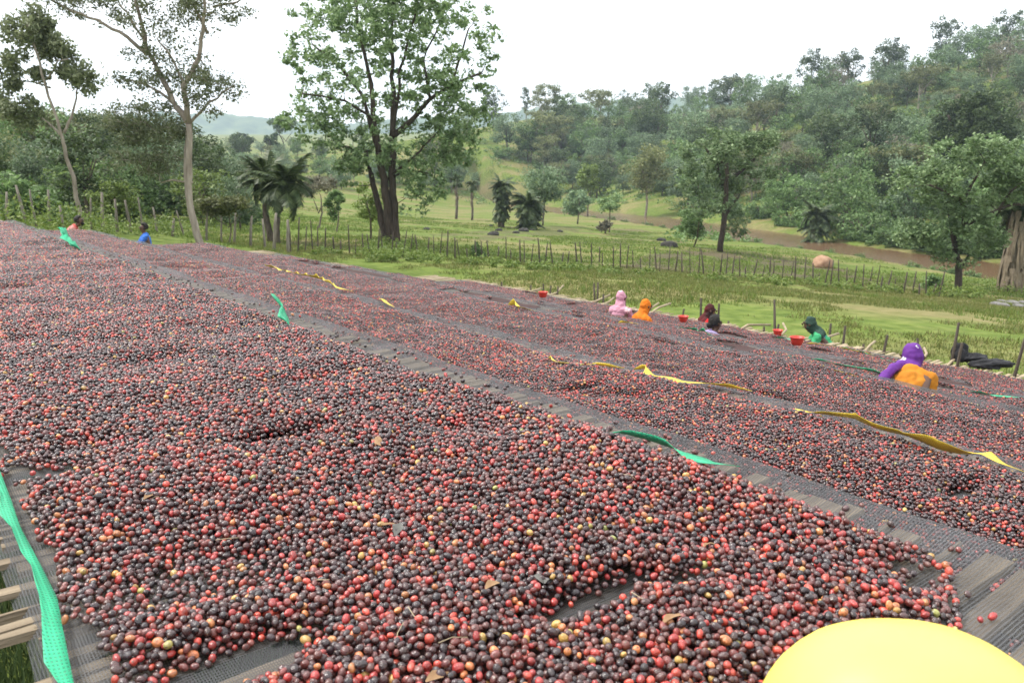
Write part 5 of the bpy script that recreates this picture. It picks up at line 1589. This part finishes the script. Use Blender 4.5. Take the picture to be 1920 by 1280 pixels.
M['lips'] = noise_mat('lips', [(.4, (.10, .04, .035)), (.6, (.14, .06, .05))], 9, .5)
def flowered(name, base, spot):
    m, nt, b = newmat(name)
    tc = N(nt, 'ShaderNodeTexCoord'); vo = N(nt, 'ShaderNodeTexVoronoi'); vo.inputs['Scale'].default_value = 6.0
    nz = N(nt, 'ShaderNodeTexNoise'); nz.inputs['Scale'].default_value = 30
    nt.links.new(tc.outputs['Object'], vo.inputs['Vector']); nt.links.new(tc.outputs['Object'], nz.inputs['Vector'])
    ad = N(nt, 'ShaderNodeMath', operation='MULTIPLY_ADD'); ad.inputs[1].default_value = .35
    nt.links.new(nz.outputs['Fac'], ad.inputs[0]); nt.links.new(vo.outputs['Distance'], ad.inputs[2])
    rp2 = ramp(nt, [(.45, spot), (.49, base)])
    nt.links.new(ad.outputs[0], rp2.inputs[0]); nt.links.new(rp2.outputs[0], b.inputs['Base Color']); b.inputs['Roughness'].default_value = .8
    return m
purple = flowered('purple_scarf', (.10, .015, .20), (.62, .60, .63))
pinkm = flowered('pink_veil', (.50, .24, .32), (.66, .48, .52))
A_ = math.radians
person('bearded man in a pale top with red shoulder at the far left bed end', 148, 414, 20.0, A_(75), A_(35), A_(0), top=cloth('pale_red_shirt', (.55, .5, .45), (.5, .06, .05), 3.5), beard=True, skirt=M['black_cloth'])
person('man in a bright blue shirt behind the left bed ends', 269, 427, 20.5, A_(-120), A_(6), A_(-10), top=cloth('blue_shirt', (.05, .16, .55)), skirt=M['black_cloth'])
person('person in a pale pink patterned veil at the farthest bed', 1166, 558, 13.7, A_(35), A_(14), A_(20), top=pinkm, scarf=pinkm, hair=False, skirt=pinkm)
person('person in a bright orange veil beside the pink-veiled one', 1212, 574, 13.2, A_(60), A_(24), A_(10), top=cloth('orange_veil', (.62, .16, .015)), scarf=cloth('orange_scarf', (.64, .17, .015)), hair=False)
person('person in red clothes and a black headscarf behind the lilac shirt', 1333, 582, 14.1, A_(95), A_(25), A_(10), top=cloth('red_top', (.5, .02, .02)), scarf=cloth('black_scarf', (.03, .02, .02), (.10, .01, .012), 5), hair=False)
person('woman in a lilac shirt with tied black hair', 1342, 605, 12.3, A_(70), A_(20), A_(5), top=cloth('lilac_shirt', (.40, .32, .56)), hair='bun', skirt=cloth('lilac_skirt', (.15, .12, .2)))
person('person in green with outstretched arms lying over the farthest bed', 1517, 607, 12.5, A_(-75), A_(38), A_(5), top=flowered('green_dress', (.03, .30, .12), (.03, .12, .20)), scarf=cloth('dark_green_scarf', (.03, .06, .045)), hair=False, reach=(.9, .3), arms=(1, 1))
person('woman in a purple flowered headscarf and orange jacket bending over a bed', 1712, 668, 6.9, A_(30), A_(50), A_(5), top=cloth('orange_jacket', (.48, .19, .02), (.36, .13, .014), 5), scarf=purple, hair=False, tail=-1, drape=.8, skirt=cloth('dark_skirt', (.05, .03, .05)))

# ------------------------------------------------------------------ air
m = bpy.data.materials.new('haze'); m.use_nodes = True; nt = m.node_tree; nt.nodes.clear()
pv = nt.nodes.new('ShaderNodeVolumePrincipled'); pv.inputs['Color'].default_value = (.68, .84, 1, 1); pv.inputs['Density'].default_value = .00024; pv.inputs['Anisotropy'].default_value = .2
mo = nt.nodes.new('ShaderNodeOutputMaterial'); nt.links.new(pv.outputs[0], mo.inputs['Volume'])
mb = MB(); mb.box((0, 0, 160), 5600, 5600, 420)
o = mb.build('haze', m, None, False); tag(o, 'thin pale haze filling the valley air', kind='stuff')
